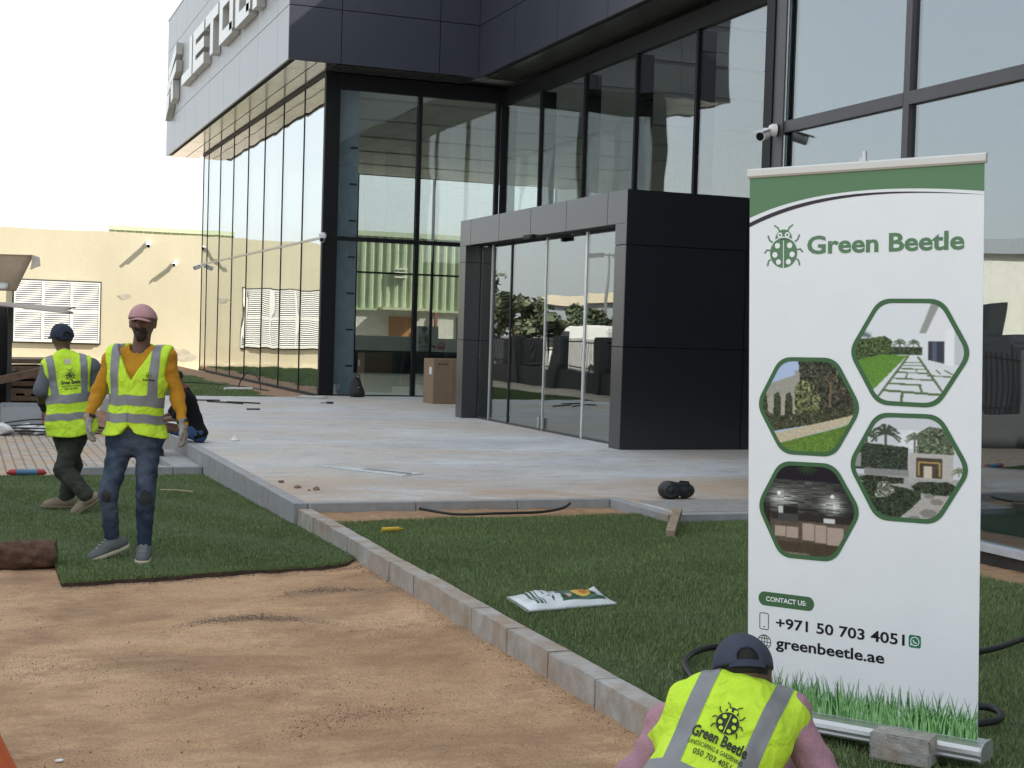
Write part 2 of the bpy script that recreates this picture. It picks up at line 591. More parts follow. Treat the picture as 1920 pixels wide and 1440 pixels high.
xs = np.linspace(2.532, 6.05, 90); ny = 80
V = []; F = []
for x in xs:
    b1 = float(lawn_back(np.array(x)))
    for j in range(ny + 1):
        y = .6 + (b1 - .6) * j / ny
        xx = min(x, float(lawn_right(y)))
        V.append((xx, y, .109 + .003 * math.sin(x * 4 + y * 3) - (.02 if j == ny or xx < x else 0)))
for i in range(len(xs) - 1):
    for j in range(ny):
        a = i * (ny + 1) + j
        F.append((a, a + ny + 1, a + ny + 2, a + 1))
lawn = MO('lawn', mesh_from('lawn', V, F, SOD, None, True), None, (4.5, 6, .1))
tag(lawn, kind='structure')
N = 430000
Y = .8 + nrg.uniform(0, 1, N) ** .9 * 9.4
X = 2.535 + nrg.uniform(0, 1, N) * 3.5
ok = (X < lawn_right(Y) + .01) & (Y < lawn_back(X) + .01) & (X * .3 + 3.0 < Y * 1.15 + X * .3)
X, Y = X[ok], Y[ok]
g = MO('lawn_grass', blades('lawn_grass', X, Y, np.full_like(X, .105), .014, .032, .0046, GRASS, 6), None, (4.5, 6, .1))
tag(g, 'short green lawn grass between the long kerb and the glass building', 'grass', kind='stuff')

# kerb
kb = E('kerb', (2.475, 6, 0), 'long row of dusty grey concrete kerbstones between sand bed and lawn', 'kerb')
kme = []
for k in range(4):
    bm = bmesh.new(); bmesh.ops.create_cube(bm, size=1)
    bmesh.ops.scale(bm, vec=(.11, .497, .25), verts=bm.verts)
    bmesh.ops.bevel(bm, geom=list(bm.edges), offset=.004, segments=2, affect='EDGES')
    bmesh.ops.subdivide_edges(bm, edges=list(bm.edges), cuts=2, use_grid_fill=True)
    for v in bm.verts:
        v.co += Vector((rng.uniform(-1, 1), rng.uniform(-1, 1), rng.uniform(-1, 1))) * .0016
    me = bpy.data.meshes.new('kerbstone'); bm.to_mesh(me); bm.free(); me.materials.append(KERB); kme.append(me)
y = 10.70
k = 0
while y > .6:
    o = bpy.data.objects.new('kerbstone', kme[k % 4])
    o.rotation_euler = (rng.uniform(-.004, .004), rng.uniform(-.01, .01), rng.uniform(-.005, .005))
    place(o, kb, (2.475 + rng.uniform(-.003, .003), y - .25, .005 + rng.uniform(-.003, .003)))
    y -= .5; k += 1

# terrace slab
mb = MB()
tp = [(2.412, 27.4), (2.412, 10.74), (5.158, 10.83), (5.158, 9.69), (6.76, 9.69), (6.76, 11.0), (10.56, 11.0), (10.56, 28.16), (6.7, 28.16), (6.0, 27.4)]
mb.prism(tp, -.13, .168)
ter = mb.build('terrace', [TERR])
tag(ter, kind='structure')
# upstand edging of the terrace, cast in lengths
ed = E('terrace_edging', (3.8, 10.8, 0), 'grey concrete edging along the front and left side of the terrace', 'edging')
yy = 10.72
while yy < 27.3:
    BOX('edging_stone', 2.392, 2.5, yy + .004, min(yy + .996, 27.39), -.12, .172, CONC, ed, .004); yy += 1.0
xx = 2.505
while xx < 5.05:
    BOX('edging_stone', xx, min(xx + .86, 5.06), 10.70, 10.80, -.1, .173, CONC, ed, .004); xx += .866
BOX('edging_stone', 5.065, 5.165, 9.66, 10.80, -.1, .174, CONC, ed, .004)
xx = 5.17
while xx < 6.7:
    BOX('edging_stone', xx, min(xx + .77, 6.74), 9.66, 9.76, -.1, .173, CONC, ed, .004); xx += .775
# ribbed tactile paving at the corner of the terrace
mb = MB()
RIB = PM('tactile_paving', (.36, .35, .34), .8, var=.15, vs=12, bump=.003, bs=80, col2=(.4, .3, .2), c2s=3, c2lo=.5, c2hi=.7)
for k in range(21):
    for q in range(7):
        mb.box(5.25 + q * .205, 5.25 + q * .205 + .195, 9.80 + k * .036, 9.80 + k * .036 + .022, .166, .176)
tp_o = mb.build('tactile_paving', [RIB]); tag(tp_o, 'ribbed grey tactile paving by the black bag at the terrace corner', 'paving', kind='stuff')

# step block and low kerb at the far end of the turf
st = BOX('step_block', 2.09, 2.385, 15.14, 17.3, -.13, .022, CONC, None, .006)
tag(st, 'low grey concrete step against the terrace beside the seated man', 'step')
lk = BOX('low_kerb', 1.13, 2.083, 15.17, 15.30, -.13, .018, CONC, None, .006)
tag(lk, 'short low grey kerb between the turf and the block paving', 'kerb')

# block paving
PAV = PM('paver', (.43, .39, .345), .9, var=.22, vs=4.7, bump=.003, bs=80, col2=(.5, .36, .25), c2s=1.3, c2lo=.42, c2hi=.62)
mb = MB(); r_ = random.Random(3)
for i in range(39):
    for j in range(27):
        x = -2.0 + i * .106; y = 15.16 + j * .212 + (.106 if i % 2 else 0)
        if y > 20.5 or (x > .98 and y < 15.32) or x > 2.03: continue
        z = -.058 + r_.uniform(-.0025, .0025)
        a, b_, c, d = x + .003, x + .103, y + .003, y + .209
        e = .007
        mb.add([(a, c, z - .02), (b_, c, z - .02), (b_, d, z - .02), (a, d, z - .02), (a + e, c + e, z), (b_ - e, c + e, z), (b_ - e, d - e, z), (a + e, d - e, z)],
               [(4, 5, 6, 7), (0, 1, 5, 4), (1, 2, 6, 5), (2, 3, 7, 6), (3, 0, 4, 7)])
pav_base = BOX('paving', -2.1, 2.12, 15.13, 20.8, -.13, -.07, PM('paving_joint', (.27, .22, .17), .95), None)
tag(pav_base, kind='structure')
pv = mb.build('paver', [PAV], pav_base); pv['kind'] = 'stuff'

# small lawn and soil strip at the foot of the left wing
SIDE = PM('side_lawn_soil', (.33, .2, .12), .95, var=.25, vs=9, bump=.03, bs=25)
sl_ = BOX('side_soil', 2.6, 6.74, 27.42, 49.8, -.13, .13, SIDE, None); tag(sl_, kind='structure')
N = 90000
X = nrg.uniform(2.6, 6.2, N); Y = 27.45 + nrg.uniform(0, 1, N) ** 1.3 * 21
ok = X < 5.75 + .12 * np.sin(Y * 1.7) + .08 * np.sin(Y * 4.1)
X, Y = X[ok], Y[ok]
sgz = mesh_from('side_lawn', [(2.6, 27.43, .136), (5.6, 27.43, .136), (5.75, 49, .136), (2.6, 49, .136)], [(0, 1, 2, 3)], SOD)
tag(MO('side_lawn', sgz, None, (4, 38, .13)), kind='structure')
g = MO('side_lawn_grass', blades('side_lawn_grass', X, Y, np.full_like(X, .13), .02, .05, .016, GRASS, 8), None, (4, 38, .13))
tag(g, 'strip of green grass at the foot of the mirrored left wing', 'grass', kind='stuff')

# ================================================================== showroom building
DARK = PM('charcoal_cladding', (.036, .041, .058), .36, var=.06, vs=1.5, spec=.4, rv=.04)
SILVER = PM('silver_cladding', (.37, .385, .41), .40, .15, var=.05, vs=1.2, stretch=(1, 1, .3), spec=.5, rv=.05)
SOFF = PM('soffit_panel', (.23, .235, .225), .16, .6, var=.06, vs=1.5, spec=.5)
DSOFF = PM('dark_soffit_panel', (.09, .10, .09), .25, .4, var=.08, vs=1.5)
JOINT = PM('cladding_joint', (.012, .013, .016), .8)
MULL = PM('black_aluminium', (.007, .008, .010), .55, .0, var=.05, spec=.25)
GREYAL = PM('dark_grey_aluminium', (.075, .072, .08), .45, .3, var=.06)
GLASS = glass_mat('facade_glass', (.925, .95, .94), .155, .016, .55)
GLASSD = glass_mat('door_glass', (.70, .76, .74), .20, .007, .6)
GLASSR = glass_mat('tinted_glass', (.68, .75, .77), .25, .02, .5)
CEIL = PM('ceiling_board', (.85, .86, .83), .6, var=.05, vs=2)
FLOORM = PM('interior_floor', (.45, .47, .47), .3, var=.1, vs=1)
ROOFM = PM('roof_slab', (.3, .3, .3), .9)
WHITEW = PM('interior_wall', (.55, .56, .55), .8)

XL, YN, YF, XM = 6.75, 28.2, 43.9, 10.53
Z0, ZT, ZS, ZTOP = .17, 3.37, 6.7, 10.85
bl = E('showroom_building', (10, 28, 0), 'glass car showroom with charcoal and silver cladding and overhanging fascia', 'building')

# --- fascia of the left wing (silver, carries the letters)
fa = BOX('letter_fascia', 5.80, 5.90, 27.34, 45.0, ZS + .03, ZTOP - .02, JOINT, bl)
ys = [27.30, 28.37, 30.40, 32.52, 34.64, 36.77, 38.95, 41.08, 43.26, 45.02]
zs = [ZS, 7.75, 9.87, ZTOP]
for j in range(3):
    for i in range(len(ys) - 1):
        BOX('cladding_panel', 5.76, 5.802, ys[i] + .008, ys[i + 1] - .008, zs[j] + .008, zs[j + 1] - .008, SILVER, fa)
BOX('coping', 5.745, 5.95, 27.27, 45.04, ZTOP - .005, ZTOP + .04, SILVER, fa)
# --- end fascia facing the camera (charcoal)
fb = BOX('end_fascia', 5.84, 9.70, 27.32, 27.42, ZS + .03, ZTOP - .02, JOINT, bl)
xs = [5.764, 6.80, 8.82, 9.655]
for j in range(3):
    for i in range(3):
        BOX('cladding_panel', xs[i] + (.008 if i else 0), xs[i + 1] - .008, 27.275, 27.322, zs[j] + .008, zs[j + 1] - .008, DARK, fb)
BOX('coping', 5.96, 9.7, 27.26, 27.5, ZTOP - .005, ZTOP + .04, DARK, fb)
# --- fascia over the recess (charcoal)
fc = BOX('recess_fascia', 9.705, 9.80, 7.5, 27.25, ZS + .03, ZTOP - .02, JOINT, bl)  # near end runs on unseen behind the right block, to stop a sun sliver
ys2 = [27.268, 25.3, 23.2, 21.1, 19.0, 16.9, 14.8, 12.7, 10.95]
for j in range(3):
    for i in range(len(ys2) - 1):
        BOX('cladding_panel', 9.66, 9.707, ys2[i + 1] + .008, ys2[i] - .008, zs[j] + .008, zs[j + 1] - .008, DARK, fc)
BOX('coping', 9.64, 9.9, 10.9, 27.25, ZTOP - .005, ZTOP + .04, DARK, fc)
BOX('corner_joint', 9.648, 9.704, 27.262, 27.318, ZS + .01, ZTOP - .03, JOINT, bl)
# --- soffits
so = BOX('soffit', 5.92, 6.72, 27.5, 44.9, ZS + .02, ZS + .06, JOINT, bl)
ysf = [27.30] + [YN + i * 2.13 for i in range(0, 8)] + [45.0]
for i in range(len(ysf) - 1):
    BOX('soffit_panel', 5.905, 6.33, ysf[i] + .012, ysf[i + 1] - .012, ZS + .001, ZS + .019, SOFF, so)
    BOX('soffit_panel', 6.355, 6.745, ysf[i] + .012, ysf[i + 1] - .012, ZS + .001, ZS + .019, SOFF, so)
for x0, x1 in ((6.76, 8.8), (8.81, 9.65)):
    BOX('soffit_panel', x0, x1, 27.43, 28.12, ZS + .001, ZS + .019, DSOFF, so)
sp = BOX('recess_soffit', 9.82, 10.5, 11.1, 27.2, ZS + .02, ZS + .06, JOINT, bl)
for i in range(8):
    y1, y0 = YN - .9 - i * 2.13, YN - .9 - (i + 1) * 2.13
    BOX('soffit_panel', 9.81, 10.15, y0 + .006, y1 - .006, ZS + .001, ZS + .019, DSOFF, sp)
    BOX('soffit_panel', 10.162, 10.52, y0 + .006, y1 - .006, ZS + .001, ZS + .019, DSOFF, sp)


def curtain(name, plane, c, a0, a1, stops, glass, mm, zsill, zt, ztop, mw=.06, md=.12, trans=.10, extra=None, tmat=None, head=.30, po=.03):
    """curtain wall in a plane x=c or y=c from a0 to a1 with mullions at stops and one transom"""
    def bx(nm, p0, p1, q0, q1, z0, z1, m, par):
        if plane == 'x': return BOX(nm, c + min(p0, p1), c + max(p0, p1), q0, q1, z0, z1, m, par)
        return BOX(nm, q0, q1, c + min(p0, p1), c + max(p0, p1), z0, z1, m, par)
    root = bx(name, -.03, .09, a0, a1, ztop, ztop + head, mm, bl)                 # head
    bx('sill', -.03, .09, a0, a1, zsill - .05, zsill, extra or mm, root)
    st_ = sorted(stops)
    for s in st_:
        bx('mullion', -.006, md, s - mw / 2, s + mw / 2, zsill + .001, ztop - .001, mm, root)
    tt = tmat or mm
    for i in range(len(st_) - 1):
        q0, q1 = st_[i] + mw / 2, st_[i + 1] - mw / 2
        lv = [zsill] + ([zt - trans / 2, zt + trans / 2] if zt else []) + [ztop]
        if zt:
            bx('transom', -.008, md - .02, q0 + .001, q1 - .001, zt - trans / 2, zt + trans / 2, tt, root)
        for z0, z1 in ([(lv[0], lv[1]), (lv[2], lv[3])] if zt else [(lv[0], lv[1])]):
            bx('pane', po, po + .012, q0 - .004, q1 + .004, z0 - .003, z1 + .003, glass, root)
    return root


# left wing, mirrored long side
stops = [YN + .03] + [YN + 1.97 + i * 2.13 for i in range(7)] + [YF]
GLASSW = glass_mat('mirror_glass', (.6, .66, .64), .58, .019, .45)
cw = curtain('wing_curtain_wall', 'x', XL, YN, YF, stops, GLASSW, MULL, Z0 + .02, ZT, ZS - .055, .030, .10, .046, head=.05, po=.008, tmat=PM('light_transom', (.42, .40, .34), .4, .4))
# wing, side facing the terrace
BOX('corner_post', XL - .015, XL + .21, YN - .015, YN + .12, Z0 - .02, ZS - .005, MULL, cw)
curtain('terrace_curtain_wall', 'y', YN, XL + .22, XM, [XL + .25, 8.74, XM - .06], GLASS, MULL, Z0 + .02, ZT, ZS - .32, .085, .12, .085)
# recess wall behind the entrance
curtain('recess_curtain_wall', 'x', XM, 11.1, YN, [YN - .03, 26.02, 23.9, 21.77, 19.63, 17.5, 15.37, 13.2, 11.15], GLASS, MULL, Z0 + .02, 0, ZS - .38, .07, .32, .1)
# far side of the hall
curtain('rear_curtain_wall', 'y', YF - .1, XL + .15, 24, [XL + .2, 9.05, 11.58, 14.12, 16.6, 19.1, 21.6, 23.9], GLASS, MULL, .88, 3.36, 6.44, .07, .10, .06)
BOX('rear_low_wall', XL + .15, 24, YF - .13, YF + .05, .1, .825, PM('dark_green_board', (.035, .05, .05), .6), bl)
# right block
rs = [11.02, 9.13, 7.02, 4.9, 2.78, .66, -1.46, -3.6, -5.7, -7.8, -9.9, -12]
curtain('right_curtain_wall', 'x', 6.72, -12, 11.05, rs, GLASSR, GREYAL, .15, 3.42, 6.6, .075, .14, .10, extra=PM('pale_sill', (.55, .58, .62), .4, .3))
BOX('corner_post', 6.70, 6.86, 11.06, 11.2, .1, 6.72, MULL, bl)
BOX('corner_trim', 6.695, 6.712, 10.86, 10.96, .16, 6.6, GREYAL, bl)
BOX('foundation', 6.76, 6.95, -12, 11.0, -.14, .098, PM('rough_foundation', (.06, .055, .05), .95, var=.4, vs=8, bump=.03, bs=14), bl)
BOX('block_end_wall', 6.9, 10.5, 11.08, 11.2, .1, 6.7, DARK, bl)
rf = BOX('right_fascia', 6.70, 6.80, -12, 11.0, 6.91, ZTOP, DARK, bl)
BOX('unseen_end_fascia', 6.81, 9.65, 10.9, 11.0, 6.91, ZTOP, DARK, bl)  # out of view, added to close the gap that let sun onto the turf
# interior: roof, ceiling boards, floor, back wall, partition, columns
BOX('roof', 6.0, 24.5, 27.6, 44.8, ZS + .10, ZS + .3, ROOFM, bl)
BOX('roof', 9.85, 24.5, 11.0, 27.55, ZS + .10, ZS + .3, ROOFM, bl)
BOX('roof', 6.85, 24.5, -12, 10.95, ZS + .10, ZS + .3, ROOFM, bl)
for (cx0, cy0, cy1) in ((6.9, 28.34, 43.7), (10.68, 11.3, 28.33), (7.0, -11.9, 10.9)):
    ce = BOX('ceiling', cx0, 24, cy0, cy1, 6.56, 6.6, JOINT, bl)
    yb = cy1
    while yb > cy0 + .3:
        BOX('ceiling_board', cx0 + .05, 23.9, max(yb - 2.54, cy0 + .02), yb, 6.45, 6.5, CEIL, ce); yb -= 2.86
BOX('floor', 6.9, 24.4, 28.33, 43.75, -.1, .165, FLOORM, bl)
BOX('floor', 10.66, 24.4, 11.25, 28.32, -.1, .165, FLOORM, bl)
BOX('floor', 6.96, 24.4, -12, 11.05, -.1, .14, FLOORM, bl)
BOX('back_wall', 24.45, 24.7, -12, 44.5, -.1, 6.75, WHITEW, bl)
BOX('near_wall', 6.9, 24.4, -12.2, -12.02, -.1, 6.75, WHITEW, bl)
BLUE = PM('blue_wrap', (.30, .39, .46), .45, var=.12, vs=5, bump=.004, bs=12)
for (x0, y0) in ((7.02, 28.62), (19.5, 40.2), (8.6, 8.2), (8.6, 2.6)):
    col = BOX('column', x0, x0 + .54, y0, y0 + .4, .16, 6.44, BLUE, bl)
mk = PM('print_dark', (.03, .04, .05), .6)
for q in range(7):
    BOX('wrap_print', 7.38, 7.54, 28.614, 28.619, .75 + q * .75, .79 + q * .75, mk, bl)
    BOX('wrap_print', 7.13, 7.145, 28.614, 28.619, .55 + q * .6, .70 + q * .6, mk, bl)
# low interior shelf line seen through the wing
BOX('partition', 18.0, 18.15, 30, 43, .165, 6.4, WHITEW, bl)

# --- entrance vestibule
XE, Y1, Y2, ZE = 7.41, 15.44, 21.58, 3.31
en = E('entrance_vestibule', (9, 18.5, .17), 'charcoal clad box entrance with glass sliding doors on the terrace', 'entrance')
VEST = PM('vestibule_cladding', (.016, .018, .023), .28, var=.02, vs=1.5, spec=1.0)
BOX('carcass', XE + .05, XE + .28, 15.76, 21.26, 2.95, ZE - .03, JOINT, en)
BOX('roof', XE + .05, 10.5, Y1 + .05, Y2 - .05, ZE - .10, ZE - .025, JOINT, en)
hy = [21.58, 21.08, 19.82, 18.56, 17.29, 16.0, Y1]
for i in range(6):
    BOX('header_panel', XE, XE + .045, hy[i + 1] + .006 - (.003 if i == 5 else 0), hy[i] - .006, 2.91, ZE, VEST, en)
BOX('header_soffit', XE + .046, XE + .29, 15.76, 21.28, 2.91, 2.945, MULL, en)
for (a, b_) in ((21.29, 21.577), (15.446, 15.755)):
    for (z0, z1) in ((.17, 1.405), (1.415, 2.64), (2.65, 2.905)):
        BOX('jamb_panel', XE, XE + .29, a, b_, z0 + (.003 if z0 > .2 else 0), z1, VEST, en)
for (a, b_) in ((21.30, 21.56), (15.46, 15.745)):
    BOX('jamb_core', XE + .01, XE + .27, a, b_, .172, 2.9, JOINT, en)
for (x0, x1) in ((XE + .003, 9.065), (9.077, 10.5)):
    for (z0, z1) in ((.17, 1.405), (1.417, 2.64), (2.652, ZE - .002)):
        BOX('side_panel', x0, x1, Y1 - .003, Y1 + .04, z0, z1, VEST, en)
        BOX('side_panel', x0 + .3, x1, Y2 - .04, Y2 + .003, z0, z1, VEST, en)
BOX('inner_lining', XE + .3, 10.48, Y1 + .045, Y1 + .08, .171, 3.2, JOINT, en)
BOX('inner_lining', XE + .3, 10.48, Y2 - .08, Y2 - .045, .171, 3.2, JOINT, en)
STEEL = PM('brushed_steel', (.5, .51, .52), .3, .9, var=.08)
ALU = PM('light_aluminium', (.62, .63, .64), .35, .6, var=.05)
dx = XE + .26
py = [21.28, 19.90, 18.54, 17.16, 15.77]
for i in range(4):
    dr = BOX('door_pane', dx, dx + .012, py[i + 1] + .022, py[i] - .022, .20, 2.90, GLASSD, en)
    BOX('bottom_rail', dx - .008, dx + .02, py[i + 1] + .02, py[i] - .02, .175, .20, GREYAL, dr)
for yq, w_, m_ in ((19.90, .05, MULL), (18.54, .028, ALU), (17.16, .055, ALU), (20.75, .018, ALU)):
    BOX('door_stile', dx - .012, dx + .025, yq - w_ / 2, yq + w_ / 2, .176, 2.905, m_, en)
for yq in (18.47, 18.61):
    BOX('door_lock', dx - .04, dx - .012, yq - .03, yq + .03, .20, .36, STEEL, en, .006)
sen = MB().box(XE - .06, XE, 18.35, 18.68, 2.865, 2.925).box(XE - .075, XE - .058, 18.38, 18.65, 2.87, 2.90)
sen.build('door_sensor', [MULL], en)

# --- roof letters: emblem and JETOUR
LET = PM('letter_white', (.72, .73, .73), .35, .1, var=.04)
LSIDE = PM('letter_side', (.42, .42, .40), .4, .2, var=.05)
lt = E('facade_lettering', (5.6, 36, 8.1), 'raised white JETOUR letters with slanted emblem on the silver fascia', 'sign')
ZB, ZH = 8.17, 9.25


def letter(name, polys):
    """polys: outlines in (u along the wall towards the camera, z); built proud of the fascia"""
    mb = MB()
    for pts in polys:
        n = len(pts)
        a = [(5.56, 45 - u, z) for u, z in pts]; b_ = [(5.745, 45 - u, z) for u, z in pts]
        mb.add(a, [tuple(range(n))], 0)
        mb.add(b_, [tuple(range(n))], 1)
        mb.add(a + b_, [(i, (i + 1) % n, n + (i + 1) % n, n + i) for i in range(n)], 1)
    o = mb.build(name, [LET, LSIDE], lt)
    return o


t_ = .27
def rect(u0, u1, z0, z1): return [(u0, z0), (u1, z0), (u1, z1), (u0, z1)]
U = lambda y: 45 - y
letter('letter_j', [rect(U(40.52), U(38.62), ZB, ZB + t_), rect(U(39.08), U(38.62), ZB + t_, ZH)])
letter('letter_e', [rect(U(38.43), U(37.97), ZB, ZH), rect(U(37.97), U(36.6), ZB, ZB + t_), rect(U(37.97), U(36.6), ZB + .405, ZB + .675), rect(U(37.97), U(36.6), ZH - t_, ZH)])
letter('letter_t', [rect(U(36.38), U(34.48), ZH - t_, ZH), rect(U(35.62), U(35.18), ZB, ZH - t_)])
letter('letter_o', [rect(U(34.28), U(33.82), ZB, ZH), rect(U(32.9), U(32.44), ZB + .1, ZH - .1), rect(U(33.82), U(32.55), ZB, ZB + t_), rect(U(33.82), U(32.55), ZH - t_, ZH)])
letter('letter_u', [rect(U(32.12), U(31.66), ZB, ZH), rect(U(30.82), U(30.36), ZB + .1, ZH), rect(U(31.66), U(30.5), ZB, ZB + t_)])
letter('letter_r', [rect(U(30.06), U(29.6), ZB, ZH), rect(U(29.6), U(28.3), ZH - t_, ZH), rect(U(29.6), U(28.3), ZB + .42, ZB + .66), rect(U(28.72), U(28.3), ZB + .66, ZH - t_), rect(U(28.9), U(28.4), ZB, ZB + .42)])
# emblem: slanted strokes
em = [[(U(43.3), 9.02), (U(41.72), 9.60), (U(41.72), 9.27), (U(43.1), 8.76)],
      [(U(43.7), 8.62), (U(41.62), 9.09), (U(41.72), 8.78), (U(43.5), 8.33)],
      [(U(42.75), 8.60), (U(42.28), 8.62), (U(42.2), 8.08), (U(42.65), 8.0)],
      [(U(43.8), 8.16), (U(42.95), 8.42), (U(43.1), 7.95), (U(43.78), 7.62)]]
letter('emblem', em)

# ================================================================== warehouse behind
def plaster_mat():
    m, n, l, b = nodes('yellow_plaster')
    P = pos(n, l)
    t = tex(n, l, 'ShaderNodeTexNoise', .5, pos(n, l, (1, 1, .6)), Detail=6, Roughness=.6)
    c = ramp(n, l, t.outputs[0], .3, .7, (.50, .455, .325, 1), (.57, .525, .39, 1)).outputs[0]
    # flaking paint and grime low on the wall, with ragged outlines of its own
    t2 = tex(n, l, 'ShaderNodeTexNoise', 1.6, P, Detail=8, Roughness=.7)
    sx = n.new('ShaderNodeSeparateXYZ'); l.new(P, sx.inputs[0])
    mr = n.new('ShaderNodeMapRange'); mr.inputs['From Min'].default_value = 1.0; mr.inputs['From Max'].default_value = -.1
    mr.inputs['To Max'].default_value = .12
    l.new(sx.outputs['Z'], mr.inputs['Value'])
    ad = n.new('ShaderNodeMath'); ad.operation = 'ADD'
    l.new(t2.outputs[0], ad.inputs[0]); l.new(mr.outputs[0], ad.inputs[1])
    c = mixc(n, l, ramp(n, l, ad.outputs[0], .69, .71).outputs[0], c, (.36, .33, .27))
    l.new(c, b.inputs['Base Color'])
    b.inputs['Roughness'].default_value = .9
    b.inputs['Specular IOR Level'].default_value = .2
    tb = tex(n, l, 'ShaderNodeTexNoise', 6, P, Detail=6, Roughness=.6)
    bp = n.new('ShaderNodeBump'); bp.inputs['Distance'].default_value = .005
    l.new(tb.outputs[0], bp.inputs['Height']); l.new(bp.outputs[0], b.inputs['Normal'])
    return m


PLAS = plaster_mat()
WHITEP = PM('white_louvre', (.78, .77, .72), .5, var=.04)
GREENM = PM('pale_green_sheet', (.50, .57, .40), .45, .15, var=.06, vs=2, stretch=(1, 1, .15))
LWALL = PM('pale_block_wall', (.66, .66, .60), .9, var=.08, vs=4)
DSHADE = PM('dark_recess', (.05, .05, .045), .9)
wh = E('warehouse', (5, 50, 0), 'yellow plastered warehouse with white louvre windows and pale green corrugated sheeting', 'building')
mb = MB()
xs = np.linspace(-2.5, 8.3, 40)
top = [4.56 + .008 * x + .012 * math.sin(x * 1.7) for x in xs]
V = [(x, 50, -.2) for x in xs] + [(x, 50, t) for x, t in zip(xs, top)] + [(x, 50.3, t) for x, t in zip(xs, top)]
n_ = len(xs)
F = [(i, i + 1, n_ + i + 1, n_ + i) for i in range(n_ - 1)] + [(n_ + i, n_ + i + 1, 2 * n_ + i + 1, 2 * n_ + i) for i in range(n_ - 1)]
MO('plaster_wall', mesh_from('plaster_wall', V, F, PLAS), wh)
BOX('plinth', -2.5, 8.3, 49.9, 50.0, -.2, .22, PM('plinth_plaster', (.62, .56, .40), .9, var=.2, vs=3), wh)


def corrugated(name, x0, x1, y, z0, z1, pitch, depth, mat, par):
    n = int((x1 - x0) / pitch)
    pr = []
    for i in range(n):
        b_ = x0 + i * pitch
        pr += [(b_, 0), (b_ + pitch * .42, 0), (b_ + pitch * .56, depth), (b_ + pitch * .86, depth)]
    pr.append((x0 + n * pitch, 0))
    V = [(x, y - d, z0) for x, d in pr] + [(x, y - d, z1) for x, d in pr]
    k = len(pr)
    return MO(name, mesh_from(name, V, [(i, i + 1, k + i + 1, k + i) for i in range(k - 1)], mat), par)


corrugated('roof_sheet', 4.6, 8.3, 50.45, 4.3, 4.76, .31, .05, GREENM, wh)
BOX('roof_cap', 4.6, 8.3, 50.31, 50.5, 4.70, 4.84, GREENM, wh)
corrugated('cladding_sheet', 8.3, 24, 50.02, 2.33, 5.0, .31, .07, GREENM, wh)
BOX('roof_cap', 8.3, 24, 49.9, 50.3, 4.94, 5.12, GREENM, wh)
BOX('lower_wall', 8.31, 24, 49.98, 50.3, -.2, 2.26, LWALL, wh)
BOX('drip_ledge', 8.3, 24, 49.86, 50.02, 2.25, 2.33, GREENM, wh)
BOX('door_canopy', 14.1, 16.0, 49.4, 49.98, 2.28, 2.38, PM('canopy_cream', (.6, .57, .42), .8), wh)
dr = BOX('door', 14.5, 15.5, 49.94, 49.985, -.1, 2.05, PM('brown_door', (.42, .2, .08), .6, var=.15, vs=3, stretch=(1, 1, .2)), wh)
BOX('handle', 15.36, 15.42, 49.90, 49.94, 1.35, 1.5, STEEL, dr)
for z in (3.46, 3.62, 3.76):
    BOX('vent_blade', 14.63, 15.1, 49.78, 49.94, z, z + .06, WHITEP, wh)
BOX('drain_pipe', 16.2, 16.32, 49.82, 49.92, -.1, 2.25, PM('rust_pipe', (.25, .11, .08), .8), wh)
BOX('wall_window', 17.1, 17.6, 49.93, 49.985, 1.2, 2.1, DSHADE, wh)


def louvre_window(x0, x1, z0, z1, cols):
    fr = BOX('window', x0 - .05, x1 + .05, 49.955, 49.998, z0 - .05, z1 + .05, DSHADE, wh)
    f = .05
    BOX('frame', x0, x1, 49.89, 49.95, z0, z0 + f, WHITEP, fr); BOX('frame', x0, x1, 49.89, 49.95, z1 - f, z1, WHITEP, fr)
    zm = (z0 + z1) / 2
    BOX('frame', x0, x1, 49.89, 49.95, zm - .045, zm + .045, WHITEP, fr)
    w = (x1 - x0) / cols
    for c in range(cols + 1):
        xc = x0 + c * w
        for q0, q1 in ((z0 + f, zm - .046), (zm + .046, z1 - f)):
            BOX('frame', xc - .045 if c else xc, xc + .045 if c < cols else xc, 49.888, 49.951, q0, q1, WHITEP, fr)
    for c in range(cols):
        a, b_ = x0 + c * w + .05, x0 + (c + 1) * w - .05
        for q0, q1 in ((z0 + f, zm - .046), (zm + .046, z1 - f)):
            nn = 13
            st_ = (q1 - q0) / nn
            for s_ in range(nn):
                zc = q0 + (s_ + .5) * st_
                o = BOX('slat', a, b_, 49.905, 49.912, zc - st_ * .42, zc + st_ * .42, WHITEP, fr)
                o.rotation_euler = (RAD(-38), 0, 0)


louvre_window(1.55, 4.30, .80, 2.84, 3)
louvre_window(-1.9, .85, .80, 2.84, 3)
for k_, (x_, z_, w_, h_) in enumerate(((5.12, 2.42, .22, .09), (6.55, .62, .30, .16), (7.2, .42, .34, .2))):
    MB().prism([(x_ + w_ * math.cos(a_) * (1 + .25 * math.sin(3 * a_ + k_)), z_ + h_ * math.sin(a_) * (1 + .3 * math.sin(2 * a_ + k_ * 2))) for a_ in np.linspace(0, 6.1, 18)], 49.992, 50.0, 'y').build('plaster_patch', [PM('bare_plaster', (.40, .37, .31), .95, var=.2, vs=6)], wh)
bw = E('boundary_wall', (14, 47.5, 0), 'grey rendered boundary wall with a tall pier seen through the showroom glass', 'wall')
GREYR = PM('grey_render', (.36, .39, .36), .9, var=.08, vs=2)
BOX('wall_panel', 10.2, 14.72, 47.4, 47.6, -.2, 1.34, GREYR, bw)
BOX('pier', 14.74, 15.5, 47.2, 47.7, -.2, 1.72, GREYR, bw)
BOX('wall_panel', 15.52, 23, 47.4, 47.6, -.2, 1.30, GREYR, bw)

